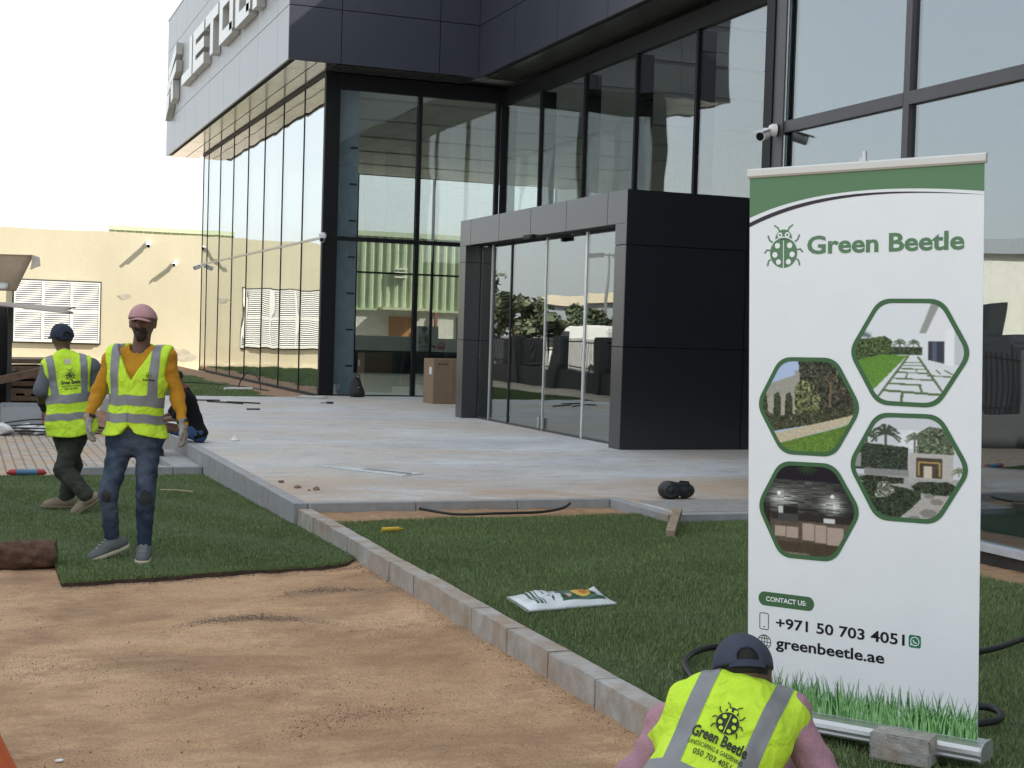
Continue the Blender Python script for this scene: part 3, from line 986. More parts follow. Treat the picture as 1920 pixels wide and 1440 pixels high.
# ------------------------------------------------------------------ security cameras
CAMW = PM('camera_white', (.7, .71, .72), .35, var=.03)
CAMB = PM('camera_black', (.01, .012, .014), .15)


def cctv(loc, out, look, label, s=1.0):
    """round base against the wall (outward direction out), elbow arm, bullet head that looks along look"""
    L = Vector(loc); o_ = Vector(out).normalized(); lk_ = Vector(look).normalized()
    t = E('security_camera', loc, label, 'camera', 'security cameras')
    MB().tube([L, L + o_ * .035 * s, L + o_ * .06 * s], [.055 * s, .055 * s, .04 * s], 18).build('base', [CAMW], t, True)
    j = L + o_ * .10 * s
    MB().tube([L + o_ * .055 * s, j, j + Vector((0, 0, -.02 * s))], .018 * s, 10).build('arm', [CAMW], t, True)
    a = j + Vector((0, 0, -.045 * s)) - lk_ * .05 * s
    hd = MB().tube([a, a + lk_ * .01 * s, a + lk_ * .15 * s], [.03 * s, .042 * s, .045 * s], 14).build('head', [CAMW], t, True)
    MB().tube([a + lk_ * .145 * s, a + lk_ * .155 * s], .036 * s, 14).build('lens', [CAMB], hd, True)
    hood = MB().box(-.05 * s, .05 * s, -.02 * s, .2 * s, .044 * s, .05 * s, 0, Matrix.Translation(a) @ lk_.to_track_quat('Y', 'Z').to_matrix().to_4x4())
    hood.build('hood', [CAMW], hd)


cctv((6.685, 10.95, 3.40), (-1, .25, 0), (-.8, -.55, -.3), 'white security camera on the corner post above the banner', 1.0)
cctv((6.75, 28.17, 3.40), (-.5, -1, 0), (-.2, -1, -.35), 'white security camera on the dark corner post of the left wing', 1.25)
cctv((6.73, 43.6, 3.33), (-1, 0, 0), (-.9, -.3, -.3), 'dark security camera at the far end of the mirrored wing', 1.3)
cctv((5.86, 49.99, 4.27), (0, -1, 0), (-.2, -1, -.3), 'small security camera high on the yellow wall', 1.5)
cctv((6.79, 49.99, 3.66), (0, -1, 0), (-.5, -.7, -.25), 'white security camera on an arm on the yellow wall', 1.4)

# ================================================================== builders' heap at the far left
CARD = PM('cardboard', (.37, .285, .205), .85, var=.12, vs=4, bump=.003, bs=30)
CARDL = PM('cardboard_inside', (.40, .36, .32), .85, var=.08, vs=3)
DKW = PM('dark_plywood', (.045, .045, .045), .7, var=.3, vs=3)
WOOD = PM('weathered_wood', (.20, .145, .095), .85, var=.3, vs=6, stretch=(3, 3, .6))
TARP = PM('grey_sheet', (.22, .25, .27), .6, var=.2, vs=5)
h = E('open_crate', (0, 22.1, -.1), 'tall dark open crate with grey sheet hanging inside, at the far left', 'crate')
BOX('back_panel', -.95, .60, 22.55, 22.6, -.1, 1.74, DKW, h)
BOX('side_panel', .60, .66, 21.75, 22.6, -.1, 1.74, DKW, h)
BOX('side_panel', -1.0, -.95, 21.75, 22.6, -.1, 1.74, DKW, h)
BOX('front_rail', -.95, .6, 21.76, 21.80, -.1, .18, WOOD, h)
V = []; F = []
for i in range(13):
    for j in range(13):
        u, v = i / 12, j / 12
        V.append((.50 - .34 * u * (1 - v) - .02 * v, 21.95 + .35 * u + .05 * math.sin(v * 9 + u * 5), .25 + 1.4 * v))
for i in range(12):
    for j in range(12):
        a = i * 13 + j; F.append((a, a + 13, a + 14, a + 1))
MO('hanging_sheet', mesh_from('hanging_sheet', V, F, TARP, None, True), h)


def warped_sheet(name, P00, P10, P11, P01, th, mat, seed, amp=.02, n=14, rag=0.0):
    """sheet with thickness between four corners, gently warped, ragged far edge"""
    r = random.Random(seed)
    P = [Vector(p) for p in (P00, P10, P11, P01)]
    nn = ((P[1] - P[0]).cross(P[3] - P[0])).normalized()
    V = []; k = n + 1
    rg = [r.uniform(-1, 1) * rag for _ in range(k)]
    for s_ in (0, 1):
        for i in range(k):
            for j in range(k):
                u, v = i / n, j / n
                uu = u * (1 + rg[j]) if rag else u
                p = P[0] * (1 - uu) * (1 - v) + P[1] * uu * (1 - v) + P[2] * uu * v + P[3] * (1 - uu) * v
                p = p + nn * (amp * math.sin(u * 4 + v * 3 + seed) + amp * .5 * math.sin(v * 8 + seed * 2) + s_ * th)
                V.append(p)
    F = []
    for i in range(n):
        for j in range(n):
            a = i * k + j; b_ = a + k * k
            F.append((a, a + 1, a + k + 1, a + k)); F.append((b_, b_ + k, b_ + k + 1, b_ + 1))
    for i in range(n):
        for (a, c) in ((i, i + 1), ((n) * k + i, n * k + i + 1), (i * k, (i + 1) * k), (i * k + n, (i + 1) * k + n)):
            F.append((a, c, c + k * k, a + k * k))
    return mesh_from(name, V, F, mat, None, True)


c1 = MO('folded_cardboard', warped_sheet('folded_cardboard', (-.9, 21.9, 1.93), (.70, 21.72, 1.93), (.93, 21.66, 2.46), (-.9, 21.84, 2.44), .012, CARD, 2, .012))
tag(c1, 'upright brown cardboard panel standing on the dark crate', 'cardboard')
c1b = MO('flap', warped_sheet('flap', (.915, 21.64, 2.46), (1.0, 21.55, 2.43), (1.02, 21.5, 2.30), (.88, 21.6, 2.25), .01, CARDL, 5, .01, 8), c1)
MO('white_sticker', warped_sheet('white_sticker', (.40, 21.70, 1.95), (.57, 21.68, 1.95), (.60, 21.665, 2.05), (.38, 21.685, 2.05), .002, PM('sticker_white', (.75, .78, .8), .5), 1, .0, 3), c1)
c2 = MO('cardboard_sheet', warped_sheet('cardboard_sheet', (-.9, 22.5, 1.80), (1.52, 21.75, 1.72), (1.40, 21.25, 1.66), (-.9, 21.3, 1.80), .014, CARDL, 7, .02, 18, .03))
tag(c2, 'grey cardboard sheet jutting out flat beyond the dark crate', 'cardboard')
pl = E('plank_pile', (.9, 24, -.1), 'pile of weathered planks and pallets behind the walking man', 'wood pile')
r_ = random.Random(8)
for q in range(9):
    z = -.08 + q * .115
    y0 = 23.2 + r_.uniform(-.1, .1)
    o = BOX('plank', .62 + r_.uniform(-.1, .05), 1.18 + r_.uniform(-.06, .12), y0, y0 + 1.2, z, z + .075, WOOD, pl, .004)
    o.rotation_euler = (0, r_.uniform(-.03, .03), r_.uniform(-.15, .15))
    if q % 3 == 0:
        for xx in (.68, .9, 1.1):
            BOX('block', xx, xx + .09, y0, y0 + 1.1, z + .075, z + .115, WOOD, pl)
bm_ = MB()
bm_.box(-.07, .07, 0, 1.35, -.05, .05, 0, Matrix.Translation((.35, 21.4, .62)) @ Matrix.Rotation(RAD(-70), 4, 'Z') @ Matrix.Rotation(RAD(12), 4, 'X'))
o = bm_.build('muddy_beam', [PM('muddy_wood', (.15, .095, .065), .9, var=.3, vs=7)])
tag(o, 'muddy brown beam leaning from the dark crate towards the planks', 'beam')
MUD = PM('mound_soil', (.30, .17, .10), .95, var=.25, vs=9, bump=.04, bs=20)
mnd = MO('soil_mound', grid_sheet('soil_mound', -2, 2.38, 20.85, 27, 60, 60, lambda X, Y: -.11 + .45 * np.exp(-((X - .6) / .8) ** 2 - ((Y - 24.2) / 1.1) ** 2) + .02 * wob(X, Y, .6, 9), MUD), None, (.5, 24, -.1))
tag(mnd, kind='structure')
GT = PM('grey_trough', (.36, .38, .40), .5, .1, var=.06)
tr_ = E('trough', (.85, 21.1, -.06), 'open grey metal trough beside the white rubbish bags', 'trough')
BOX('side', .52, 1.02, 21.30, 21.32, -.07, .34, GT, tr_); BOX('side', .52, 1.02, 20.88, 20.90, -.07, .30, GT, tr_)
BOX('end', .50, .519, 20.88, 21.32, -.07, .33, GT, tr_); BOX('end', 1.021, 1.04, 20.88, 21.32, -.07, .33, GT, tr_)
BOX('bottom', .52, 1.02, 20.901, 21.299, -.08, -.05, GT, tr_)


def crumple(loc, r, seed, sz=(1, 1, .55)):
    bm = bmesh.new()
    bmesh.ops.create_icosphere(bm, subdivisions=3, radius=1)
    q = np.random.default_rng(seed)
    D = q.normal(size=(14, 3)); D /= np.linalg.norm(D, axis=1)[:, None]
    h_ = q.uniform(.55, .95, 14)
    for v in bm.verts:
        d = v.co.normalized()
        k = min([h_[i] / max(1e-3, d.dot(Vector(D[i]))) for i in range(14) if d.dot(Vector(D[i])) > .3] + [1.0])
        k += .06 * math.sin(d.x * 17 + seed) * math.sin(d.y * 13 + d.z * 11)
        v.co = Vector((d.x * k * sz[0] * r, d.y * k * sz[1] * r, d.z * k * sz[2] * r)) + Vector(loc)
    me = bpy.data.meshes.new('crumple'); bm.to_mesh(me); bm.free()
    return me


PLA = PM('white_plastic', (.72, .73, .75), .35, var=.12, vs=9)
for k, (x, y, r, lab) in enumerate(((.52, 20.45, .20, 'crumpled white rubbish bag nearest the left edge'), (.83, 20.58, .17, 'small crumpled white plastic bag in front of the trough'), (1.02, 20.5, .13, 'white plastic bag with blue and red print by the walking man'), (.30, 20.7, .18, 'white plastic sack half cut by the left edge of the photo'))):
    me = crumple((x, y, -.06 + r * .42), r, 30 + k)
    me.materials.append(PLA if k != 2 else PM('printed_plastic', (.66, .68, .72), .35, var=.1, vs=9, col2=(.05, .1, .35), c2s=14, c2lo=.6, c2hi=.66))
    tag(MO('rubbish_bag', me), lab, 'bag', 'rubbish bags')
RUB = PM('black_rubber', (.012, .012, .013), .5)
cb = MB()
for k in range(4):
    P = [(.05 + 1.9 * t, 20.25 + .12 * k + .18 * math.sin(t * 5 + k * 1.3), -.03 + .05 * k * math.sin(t * 3.1) + .03) for t in np.linspace(0, 1, 22)]
    cb.tube(P, .011, 6)
tag(cb.build('cable_tangle', [RUB], None, True), 'tangle of black cables lying over the white rubbish bags', 'cables')
rb = E('paint_roller_sleeve', (.62, 15.13, -.055), 'red and blue plastic tube lying on the paving at the turf edge', 'tube')
RED = PM('red_plastic', (.42, .045, .05), .45); BLU = PM('blue_plastic', (.07, .19, .32), .45)
MB().tube([(.50, 15.10, -.022), (.74, 15.10, -.022)], .033, 12).build('sleeve', [BLU], rb, True)
MB().tube([(.43, 15.11, -.03), (.46, 15.10, -.022), (.52, 15.10, -.022)], [.01, .03, .036], 12).build('end_cap', [RED], rb, True)
MB().tube([(.81, 15.09, -.03), (.78, 15.10, -.022), (.72, 15.10, -.022)], [.01, .03, .036], 12).build('end_cap', [RED], rb, True)

# ================================================================== street side (mirrored in the glass)
ROAD = PM('asphalt', (.13, .125, .115), .9, var=.2, vs=3, bump=.004, bs=60)
rd = mesh_from('road', [(-16, -80, -.135), (-4.2, -80, -.135), (-4.2, 200, -.135), (-16, 200, -.135)], [(0, 1, 2, 3)], ROAD)
tag(MO('road', rd, None, (-10, 20, -.135)), kind='structure')
FEN = PM('fence_render', (.07, .075, .078), .8, var=.1, vs=4)
FENB = PM('fence_iron', (.02, .021, .023), .5, .3)
fe = E('railing_fence', (-2.3, 20, -.14), 'dark street fence with square piers and iron bars, mirrored in the entrance doors', 'fence')
pier = None
yb = -3.0
bi = 0
while yb < 48:
    BOX('pier', -2.5, -2.1, yb, yb + .42, -.14, 1.52, FEN, fe, .01)
    BOX('plinth_wall', -2.4, -2.2, yb + .425, yb + 3.395, -.14, .46, FEN, fe)
    BOX('rail', -2.32, -2.28, yb + .425, yb + 3.395, 1.34, 1.38, FENB, fe)
    BOX('rail', -2.32, -2.28, yb + .425, yb + 3.395, .56, .60, FENB, fe)
    nb = 24
    if 8 < yb < 46:
        for q in range(nb):
            y = yb + .48 + q * .123
            BOX('bar', -2.31, -2.29, y, y + .022, .465, 1.46, FENB, fe)
    else:
        mb = MB()
        for q in range(nb):
            y = yb + .48 + q * .123
            mb.box(-2.31, -2.29, y, y + .022, .465, 1.46)
        o = mb.build('bars', [FENB], fe); o['kind'] = 'stuff'
    yb += 3.4; bi += 1

LEAF = grass_mat('tree_leaves', (.085, .11, .065), (.15, .175, .105), (.22, .22, .14))
BARK = PM('bark', (.12, .09, .065), .95, var=.3, vs=9)


def tree(loc, H_, R, seed, label):
    q = random.Random(seed); x, y, z = loc
    t = E('tree', loc, label, 'tree', 'street trees')
    mb = MB()
    mb.tube([(x, y, z), (x + .05, y, z + H_ * .22), (x - .04, y + .06, z + H_ * .42)], [.15, .12, .09], 8)
    cl = []
    for k in range(9):
        an = k * 2.4; rr = R * q.uniform(.35, .8); hh = H_ * q.uniform(.45, .92)
        e = Vector((x + math.cos(an) * rr, y + math.sin(an) * rr, z + hh)); cl.append((e, R * q.uniform(.32, .5)))
        mb.tube([(x, y, z + H_ * .3), ((x + e.x) / 2, (y + e.y) / 2, z + hh * .66), tuple(e)], [.07, .045, .015], 6)
    mb.build('trunk', [BARK], t, True)
    r = np.random.default_rng(seed); P = []
    for e, cr in cl:
        n = 420
        d = r.normal(size=(n, 3)); d /= np.linalg.norm(d, axis=1)[:, None]
        P.append(np.array(e) + d * (cr * r.uniform(.35, 1.1, (n, 1))) * np.array([1, 1, .75]))
    P = np.concatenate(P); n = len(P)
    a = r.normal(size=(n, 3)); a /= np.linalg.norm(a, axis=1)[:, None]
    b_ = np.cross(a, r.normal(size=(n, 3))); b_ /= np.linalg.norm(b_, axis=1)[:, None]
    s_ = r.uniform(.05, .11, (n, 1))
    V = np.stack([P - a * s_ * 1.6, P + b_ * s_, P + a * s_ * 1.6, P - b_ * s_], 1).reshape(-1, 3)
    MO('crown', fast_mesh('crown', V, np.arange(4 * n).reshape(-1, 4), LEAF), t)


tree((-6.6, 63, -.14), 4.6, 2.2, 1, 'tall dark street tree, tallest mirrored at the left of the entrance doors')
tree((-8.2, 59, -.14), 3.4, 1.6, 2, 'low round street tree mirrored in the middle of the entrance doors')
tree((-10.2, 57, -.14), 3.0, 1.2, 3, 'small street tree mirrored beside the cream building')
tree((-20, 44, -.14), 5.0, 2.6, 4, 'street tree mirrored in the tinted glass right of the banner')
CREAM = PM('cream_render', (.62, .55, .42), .85, var=.06); GREYW = PM('grey_blue_wall', (.30, .33, .36), .8, var=.06)
lb = E('roadside_building', (-24, 62, -.14), 'low cream and grey building across the road, mirrored in the doors', 'building')
BOX('wall', -30, -15, 52, 74, -.14, 3.2, GREYW, lb); BOX('roof_band', -30.3, -14.7, 51.7, 74.3, 3.2, 3.75, CREAM, lb)
for q in range(6):
    w_ = BOX('window', -14.995, -14.95, 53.5 + q * 3.4, 55.4 + q * 3.4, .9, 2.3, CAMB, lb)
    BOX('sill', -14.94, -14.85, 53.4 + q * 3.4, 55.5 + q * 3.4, .82, .895, CREAM, w_)
lb2 = E('roadside_office', (-26, 26, -.14), 'long pale office building across the road, mirrored right of the banner', 'building')
BOX('wall', -34, -19, 12, 42, -.14, 4.6, LWALL, lb2); BOX('roof_band', -34.3, -18.7, 11.7, 42.3, 4.6, 5.2, GREYW, lb2)
for q in range(8):
    w_ = BOX('window', -18.995, -18.95, 13.4 + q * 3.5, 15.6 + q * 3.5, 1.0, 2.9, CAMB, lb2)
    BOX('sill', -18.94, -18.85, 13.3 + q * 3.5, 15.7 + q * 3.5, .9, .995, GREYW, w_)
fp = E('floodlight_pole', (-12.5, 60, -.14), 'steel floodlight mast mirrored at the right of the entrance doors', 'light pole')
MB().tube([(-12.5, 60, -.14), (-12.5, 60, 5.4)], [.10, .06], 10).build('mast', [STEEL], fp, True)
for s_ in (-1, 1):
    MB().tube([(-12.5, 60, 5.3), (-12.5 + .5 * s_, 60, 5.35)], .03, 8).box(-12.5 + .5 * s_ - .2, -12.5 + .5 * s_ + .2, 59.85, 60.15, 5.2, 5.4).build('floodlight', [STEEL], fp)

VW = PM('white_vehicle_paint', (.74, .74, .73), .25, var=.03); TYRE = PM('tyre', (.015, .015, .016), .8); WIN = PM('vehicle_window', (.012, .016, .02), .08, spec=.7)
VG = PM('dark_vehicle_paint', (.03, .033, .04), .25, var=.03)


def van(loc, rz, label, paint=VW, Lg=4.9, Hh=2.05, cab=.34):
    t = E('parked_van', loc, label, 'van', 'vehicles parked along the road')
    M = Matrix.Translation(loc) @ Matrix.Rotation(rz, 4, 'Z')
    pr = [(-Lg / 2, .35), (Lg / 2 - .05, .35), (Lg / 2, .62), (Lg / 2 - .08, .98), (Lg / 2 - .75, 1.14), (Lg / 2 - .75 - cab * 2.2, Hh - .1), (Lg / 2 - 1.0 - cab * 2.6, Hh), (-Lg / 2 + .12, Hh), (-Lg / 2, Hh - .15)]
    bm = bmesh.new()
    vs = [[bm.verts.new(M @ Vector((a, s_ * .88 * (1 if b_ < 1.2 else .93), b_))) for a, b_ in pr] for s_ in (-1, 1)]
    n = len(pr)
    bm.faces.new(vs[0]); bm.faces.new(list(reversed(vs[1])))
    for i in range(n): bm.faces.new((vs[0][i], vs[1][i], vs[1][(i + 1) % n], vs[0][(i + 1) % n]))
    bmesh.ops.recalc_face_normals(bm, faces=bm.faces)
    bmesh.ops.bevel(bm, geom=list(bm.edges), offset=.045, segments=2, affect='EDGES')
    me = bpy.data.meshes.new('body'); bm.to_mesh(me); bm.free(); me.materials.append(paint)
    bd = MO('body', me, t)
    for s_ in (-1, 1):
        MB().prism([(Lg / 2 - 1.05, 1.2), (Lg / 2 - 1.95, 1.2), (Lg / 2 - 1.95, Hh - .22), (Lg / 2 - 1.3, Hh - .22)], s_ * .80, s_ * .872, 'y', 0, M).build('side_window', [WIN], bd)
        for a in (-Lg / 2 + .9, Lg / 2 - .95):
            w = MB().tube([tuple(M @ Vector((a, s_ * .70, .34))), tuple(M @ Vector((a, s_ * .90, .34)))], .34, 18).build('wheel', [TYRE], t, True)
            MB().tube([tuple(M @ Vector((a, s_ * .895, .34))), tuple(M @ Vector((a, s_ * .912, .34)))], .2, 14).build('rim', [STEEL], w, True)
    x1, x2 = Lg / 2 - .80, Lg / 2 - .75 - cab * 2.1
    MB().add([M @ Vector(p) for p in ((x1 + .03, -.7, 1.2), (x1 + .03, .7, 1.2), (x2 + .06, .64, Hh - .2), (x2 + .06, -.64, Hh - .2))], [(0, 1, 2, 3)]).build('windscreen', [WIN], bd)


van((-7.6, 50.5, -.135), RAD(85), 'white panel van mirrored in the second door pane')
van((-8.2, 44.0, -.135), RAD(88), 'white panel van mirrored in the third door pane', VW, 5.0, 1.9)
van((-8.4, 37.5, -.135), RAD(92), 'long white van mirrored at the right door pane', VW, 5.4, 2.0)
van((-6.3, 56.6, -.135), RAD(90), 'dark car mirrored in the leftmost door pane', VG, 4.4, 1.5)
van((-6.0, 24.0, -.135), RAD(90), 'dark van mirrored in the tinted glass beside the banner', VG, 4.9, 1.9)
van((-6.2, 17.5, -.135), RAD(90), 'white van parked nearest, mirrored in the tinted glass', VW, 4.9, 1.95)

# ================================================================== roll-up banner
ev = Vector((0.5349, -0.8447, 0.0191)).normalized()
uv_ = Vector((-0.0369, -0.0008, 0.9993)); uv_ = (uv_ - ev * uv_.dot(ev)).normalized()
nv = ev.cross(uv_)
BM = Matrix((ev, uv_, nv)).transposed().to_4x4(); BM.translation = Vector((2.722, 4.5102, 0.1953))
BW, BH = .85, 1.924


def PRINT(name, rgb, rough=.45):
    lin = [((c / 255 + .055) / 1.055) ** 2.4 if c > 10 else c / 255 / 12.92 for c in rgb]
    return PM(name, lin, rough, var=.02, spec=.3)


bn = E('roll_up_banner', (2.95, 4.15, .11), 'tall white and green roll-up banner reading Green Beetle with hexagon pictures', 'banner')
PWHITE = PM('banner_vinyl', (.88, .92, .95), .42, var=.015, spec=.4, bump=.006, bs=1.6)
PGREEN = PRINT('print_green', (98, 136, 102)); PGDK = PRINT('print_deep_green', (72, 112, 76)); PDK = PRINT('print_charcoal', (58, 54, 60)); PBLK = PRINT('print_navy_black', (28, 28, 40))
PPW = PRINT('print_white', (246, 249, 252))
SILV = PM('banner_aluminium', (.56, .57, .57), .28, .8, var=.06, vs=20, stretch=(1, 1, 4))
# vinyl sheet, very slightly curled, with thickness
V = []; F = []
nu, nvv = 16, 24
for s_ in (0, 1):
    for j in range(nvv + 1):
        for i in range(nu + 1):
            u, v = BW * i / nu, BH * j / nvv
            V.append(BM @ Vector((u, v, -.0016 * s_)))
k = (nu + 1) * (nvv + 1)
for j in range(nvv):
    for i in range(nu):
        a = j * (nu + 1) + i
        F.append((a, a + 1, a + nu + 2, a + nu + 1)); F.append((k + a, k + a + nu + 1, k + a + nu + 2, k + a + 1))
sheet = MO('vinyl_sheet', mesh_from('vinyl_sheet', V, F, PWHITE, None, True), bn)


def flat(name, polys, mat, w=.0008, parent=None, tri=False):
    mb = MB()
    for p in polys:
        mb.add([BM @ Vector((a, b, w)) for a, b in p], [tuple(range(len(p)))])
    o = MO(name, mesh_from(name, mb.v, mb.f, mat), parent or sheet)
    return o


def ellipse(cx, cy, rx, ry, n=36, a0=0, a1=2 * math.pi, close=True):
    m = n if close else n + 1
    return [(cx + rx * math.cos(a0 + (a1 - a0) * i / n), cy + ry * math.sin(a0 + (a1 - a0) * i / n)) for i in range(m)]


def stroke(P, w0, w1=None):
    """quads along a polyline"""
    w1 = w0 if w1 is None else w1
    out = []; L_ = []; R_ = []
    for i, p in enumerate(P):
        a = P[max(i - 1, 0)]; b = P[min(i + 1, len(P) - 1)]
        d = Vector((b[0] - a[0], b[1] - a[1])); d = d.normalized() if d.length else Vector((1, 0))
        w = w0 + (w1 - w0) * i / max(1, len(P) - 1)
        L_.append((p[0] - d.y * w / 2, p[1] + d.x * w / 2)); R_.append((p[0] + d.y * w / 2, p[1] - d.x * w / 2))
    for i in range(len(P) - 1):
        out.append([L_[i], R_[i], R_[i + 1], L_[i + 1]])
    return out


def interp(P, n=40):
    """smooth curve through points (x increasing)"""
    xs = np.array([p[0] for p in P]); ys = np.array([p[1] for p in P])
    c = np.polyfit(xs, ys, 4)
    X = np.linspace(xs[0], xs[-1], n)
    return [(float(x), float(np.polyval(c, x))) for x in X]


gl_ = interp([(0, 1.775), (.146, 1.819), (.294, 1.842), (.472, 1.852), (.643, 1.846), (.85, 1.826)])
su_ = interp([(0, 1.757), (.221, 1.821), (.402, 1.840), (.576, 1.839), (.711, 1.830), (.85, 1.8145)])
sl2 = interp([(0, 1.741), (.221, 1.808), (.402, 1.831), (.576, 1.8335), (.711, 1.827), (.85, 1.8140)])
flat('green_header', [[gl_[i], gl_[i + 1], (gl_[i + 1][0], BH - .001), (gl_[i][0], BH - .001)] for i in range(39)], PGREEN)
flat('charcoal_swoosh', [[sl2[i], sl2[i + 1], su_[i + 1], su_[i]] for i in range(39)], PDK)


def beetle_shapes():
    """ladybird emblem; body radius 1, y up: dark shapes, light shapes"""
    D, Lg = [], []
    D.append(ellipse(0, 0, .98, 1.0, 48))
    D.append(ellipse(0, .92, .60, .62, 30, -.15, math.pi + .15))
    for s_ in (-1, 1):
        D += stroke([(.28 * s_, 1.42), (.42 * s_, 1.66), (.68 * s_, 1.84)], .10)
        D += stroke([(.80 * s_, .70), (1.02 * s_, .86), (1.14 * s_, 1.18)], .11)
        D += stroke([(.98 * s_, .18), (1.2 * s_, .22), (1.38 * s_, .0)], .11)
        D += stroke([(.92 * s_, -.42), (1.08 * s_, -.52), (1.16 * s_, -.86)], .11)
    Lg += stroke([(0, .82), (0, -1.0)], .06)
    Lg += stroke(ellipse(0, .0, 1.03, 1.03, 20, math.pi * .28, math.pi * .72, False), .075)
    for s_ in (-1, 1):
        for (x, y, r) in ((.44, .48, .19), (.62, -.12, .19), (.36, -.60, .18)):
            Lg.append(ellipse(x * s_, y, r, r, 20))
        Lg.append(ellipse(.27 * s_, 1.18, .18, .18, 18))
    P = [ellipse(.27 * s_, 1.18, .08, .08, 12) for s_ in (-1, 1)]
    return D, Lg, P


BD, BL_, BP = beetle_shapes()
tf = lambda P, s, cx, cy: [[(cx + a * s, cy + b * s) for a, b in p] for p in P]
flat('beetle_emblem', tf(BD, .054, .135, 1.645), PGREEN, .0008)
flat('beetle_spots', tf(BL_, .054, .135, 1.645), PPW, .0014)
flat('beetle_pupils', tf(BP, .054, .135, 1.645), PGREEN, .0020)


def text_poly(body, off=.0, res=3):
    cu = bpy.data.curves.new('txt', 'FONT')
    cu.body = body; cu.size = 1.0; cu.offset = off; cu.resolution_u = res; cu.fill_mode = 'FRONT'
    ob = bpy.data.objects.new('txt', cu); S.collection.objects.link(ob)
    dg = bpy.context.evaluated_depsgraph_get()
    me = bpy.data.meshes.new_from_object(ob.evaluated_get(dg))
    bpy.data.objects.remove(ob); bpy.data.curves.remove(cu)
    V = np.array([v.co[:] for v in me.vertices]); F = [tuple(p.vertices) for p in me.polygons]
    bpy.data.meshes.remove(me)
    return V, F


def text_on(name, body, u0, u1, v0, vcap, mat, off=.02, w=.0010, parent=None):
    """lettering fitted between u0..u1, baseline v0, capital height vcap"""
    V, F = text_poly(body, off)
    Vc, _ = text_poly('H', off)
    sx = (u1 - u0) / (V[:, 0].max() - V[:, 0].min()); sy = vcap / (Vc[:, 1].max() - Vc[:, 1].min())
    W = [BM @ Vector((u0 + (p[0] - V[:, 0].min()) * sx, v0 + (p[1] - Vc[:, 1].min()) * sy, w)) for p in V]
    for FS in words(V, F):
        ids = sorted({i for f in FS for i in f}); mp = {a: b for b, a in enumerate(ids)}
        MO(name, mesh_from(name, [W[i] for i in ids], [tuple(mp[i] for i in f) for f in FS], mat), parent or sheet)


def words(V, F):
    """split the faces of a line of text at the spaces"""
    iv = sorted(((min(V[i][0] for i in f), max(V[i][0] for i in f), f) for f in F), key=lambda t: t[0])
    out = []; hi = -1e9
    for a, b, f in iv:
        if a - hi > .17 or not out: out.append([])
        out[-1].append(f); hi = max(hi, b)
    return out


text_on('lettering', 'Green Beetle', .226, .787, 1.637, .064, PGREEN, .028)
pill = [(.0665, .3885)]
pl_ = ellipse(.066, .389, .0235, .0255, 16, math.pi / 2, 1.5 * math.pi, False) + ellipse(.238, .389, .0235, .0255, 16, -math.pi / 2, math.pi / 2, False)
flat('contact_pill', [pl_], PGDK, .0008)
text_on('lettering', 'CONTACT US:', .073, .231, .3805, .0175, PPW, .022, .0016)
text_on('lettering', '+971 50 703 4051', .113, .596, .2865, .0385, PBLK, .020)
text_on('lettering', 'greenbeetle.ae', .113, .524, .2125, .0405, PBLK, .022)
# phone, globe and chat marks
rr = lambda x0, x1, y0, y1, r: ellipse(x1 - r, y1 - r, r, r, 6, 0, math.pi / 2, False) + ellipse(x0 + r, y1 - r, r, r, 6, math.pi / 2, math.pi, False) + ellipse(x0 + r, y0 + r, r, r, 6, math.pi, 1.5 * math.pi, False) + ellipse(x1 - r, y0 + r, r, r, 6, 1.5 * math.pi, 2 * math.pi, False)
lp = lambda P: P + [P[0]]
flat('phone_mark', stroke(lp(rr(.048, .083, .275, .335, .007)), .0028) + [ellipse(.0655, .284, .003, .003, 10)], PBLK)
gs = stroke(lp(ellipse(.067, .229, .0255, .0255)), .0028) + stroke(lp(ellipse(.067, .229, .0115, .0255, 28)), .0024)
gs += stroke([(.0415, .229), (.0925, .229)], .0024) + stroke([(.067, .2035), (.067, .2545)], .0024) + stroke([(.0455, .242), (.0885, .242)], .0024) + stroke([(.0455, .216), (.0885, .216)], .0024)
flat('globe_mark', gs, PBLK)
flat('chat_mark', [rr(.610, .653, .284, .328, .008)], PRINT('print_teal', (46, 128, 96)), .0008)
flat('chat_glyph', stroke(lp(ellipse(.632, .3065, .0145, .0145, 24)), .003) + [[(.617, .298), (.6235, .2945), (.6155, .2905)]] + stroke([(.6262, .3115), (.6275, .306), (.6325, .3015), (.638, .301)], .004), PPW, .0014)
# printed grass along the foot
gb = {}
r_ = random.Random(5)
gmats = [PRINT('print_grass_a', (98, 154, 84)), PRINT('print_grass_b', (134, 194, 112)), PRINT('print_grass_c', (74, 126, 70)), PRINT('print_grass_d', (150, 204, 132))]
gp = [[], [], [], []]
for q in range(900):
    x = r_.uniform(.0, .85); hh = r_.uniform(.05, .105) if r_.random() < .86 else r_.uniform(.11, .15)
    lean = r_.uniform(-.032, .032); wd = r_.uniform(.004, .0085)
    P = [(min(.849, max(.001, x + lean * t * t)), .002 + hh * t) for t in (0, .35, .7, 1)]
    gp[r_.randrange(4) if hh < .11 else r_.choice((0, 2))] += [[tuple((min(.8495, max(.0005, c[0])), max(.001, c[1]))) for c in p] for p in stroke(P, wd, .0006)]
for q in range(4):
    flat('printed_grass', gp[q], gmats[q], .0008 + .0003 * q)['kind'] = 'stuff'


# ---- hexagon pictures: printed images, drawn as small colour cells on the sheet
def s2l(c):
    c = np.asarray(c, float) / 255
    return np.where(c < .04, c / 12.92, ((c + .055) / 1.055) ** 2.4)


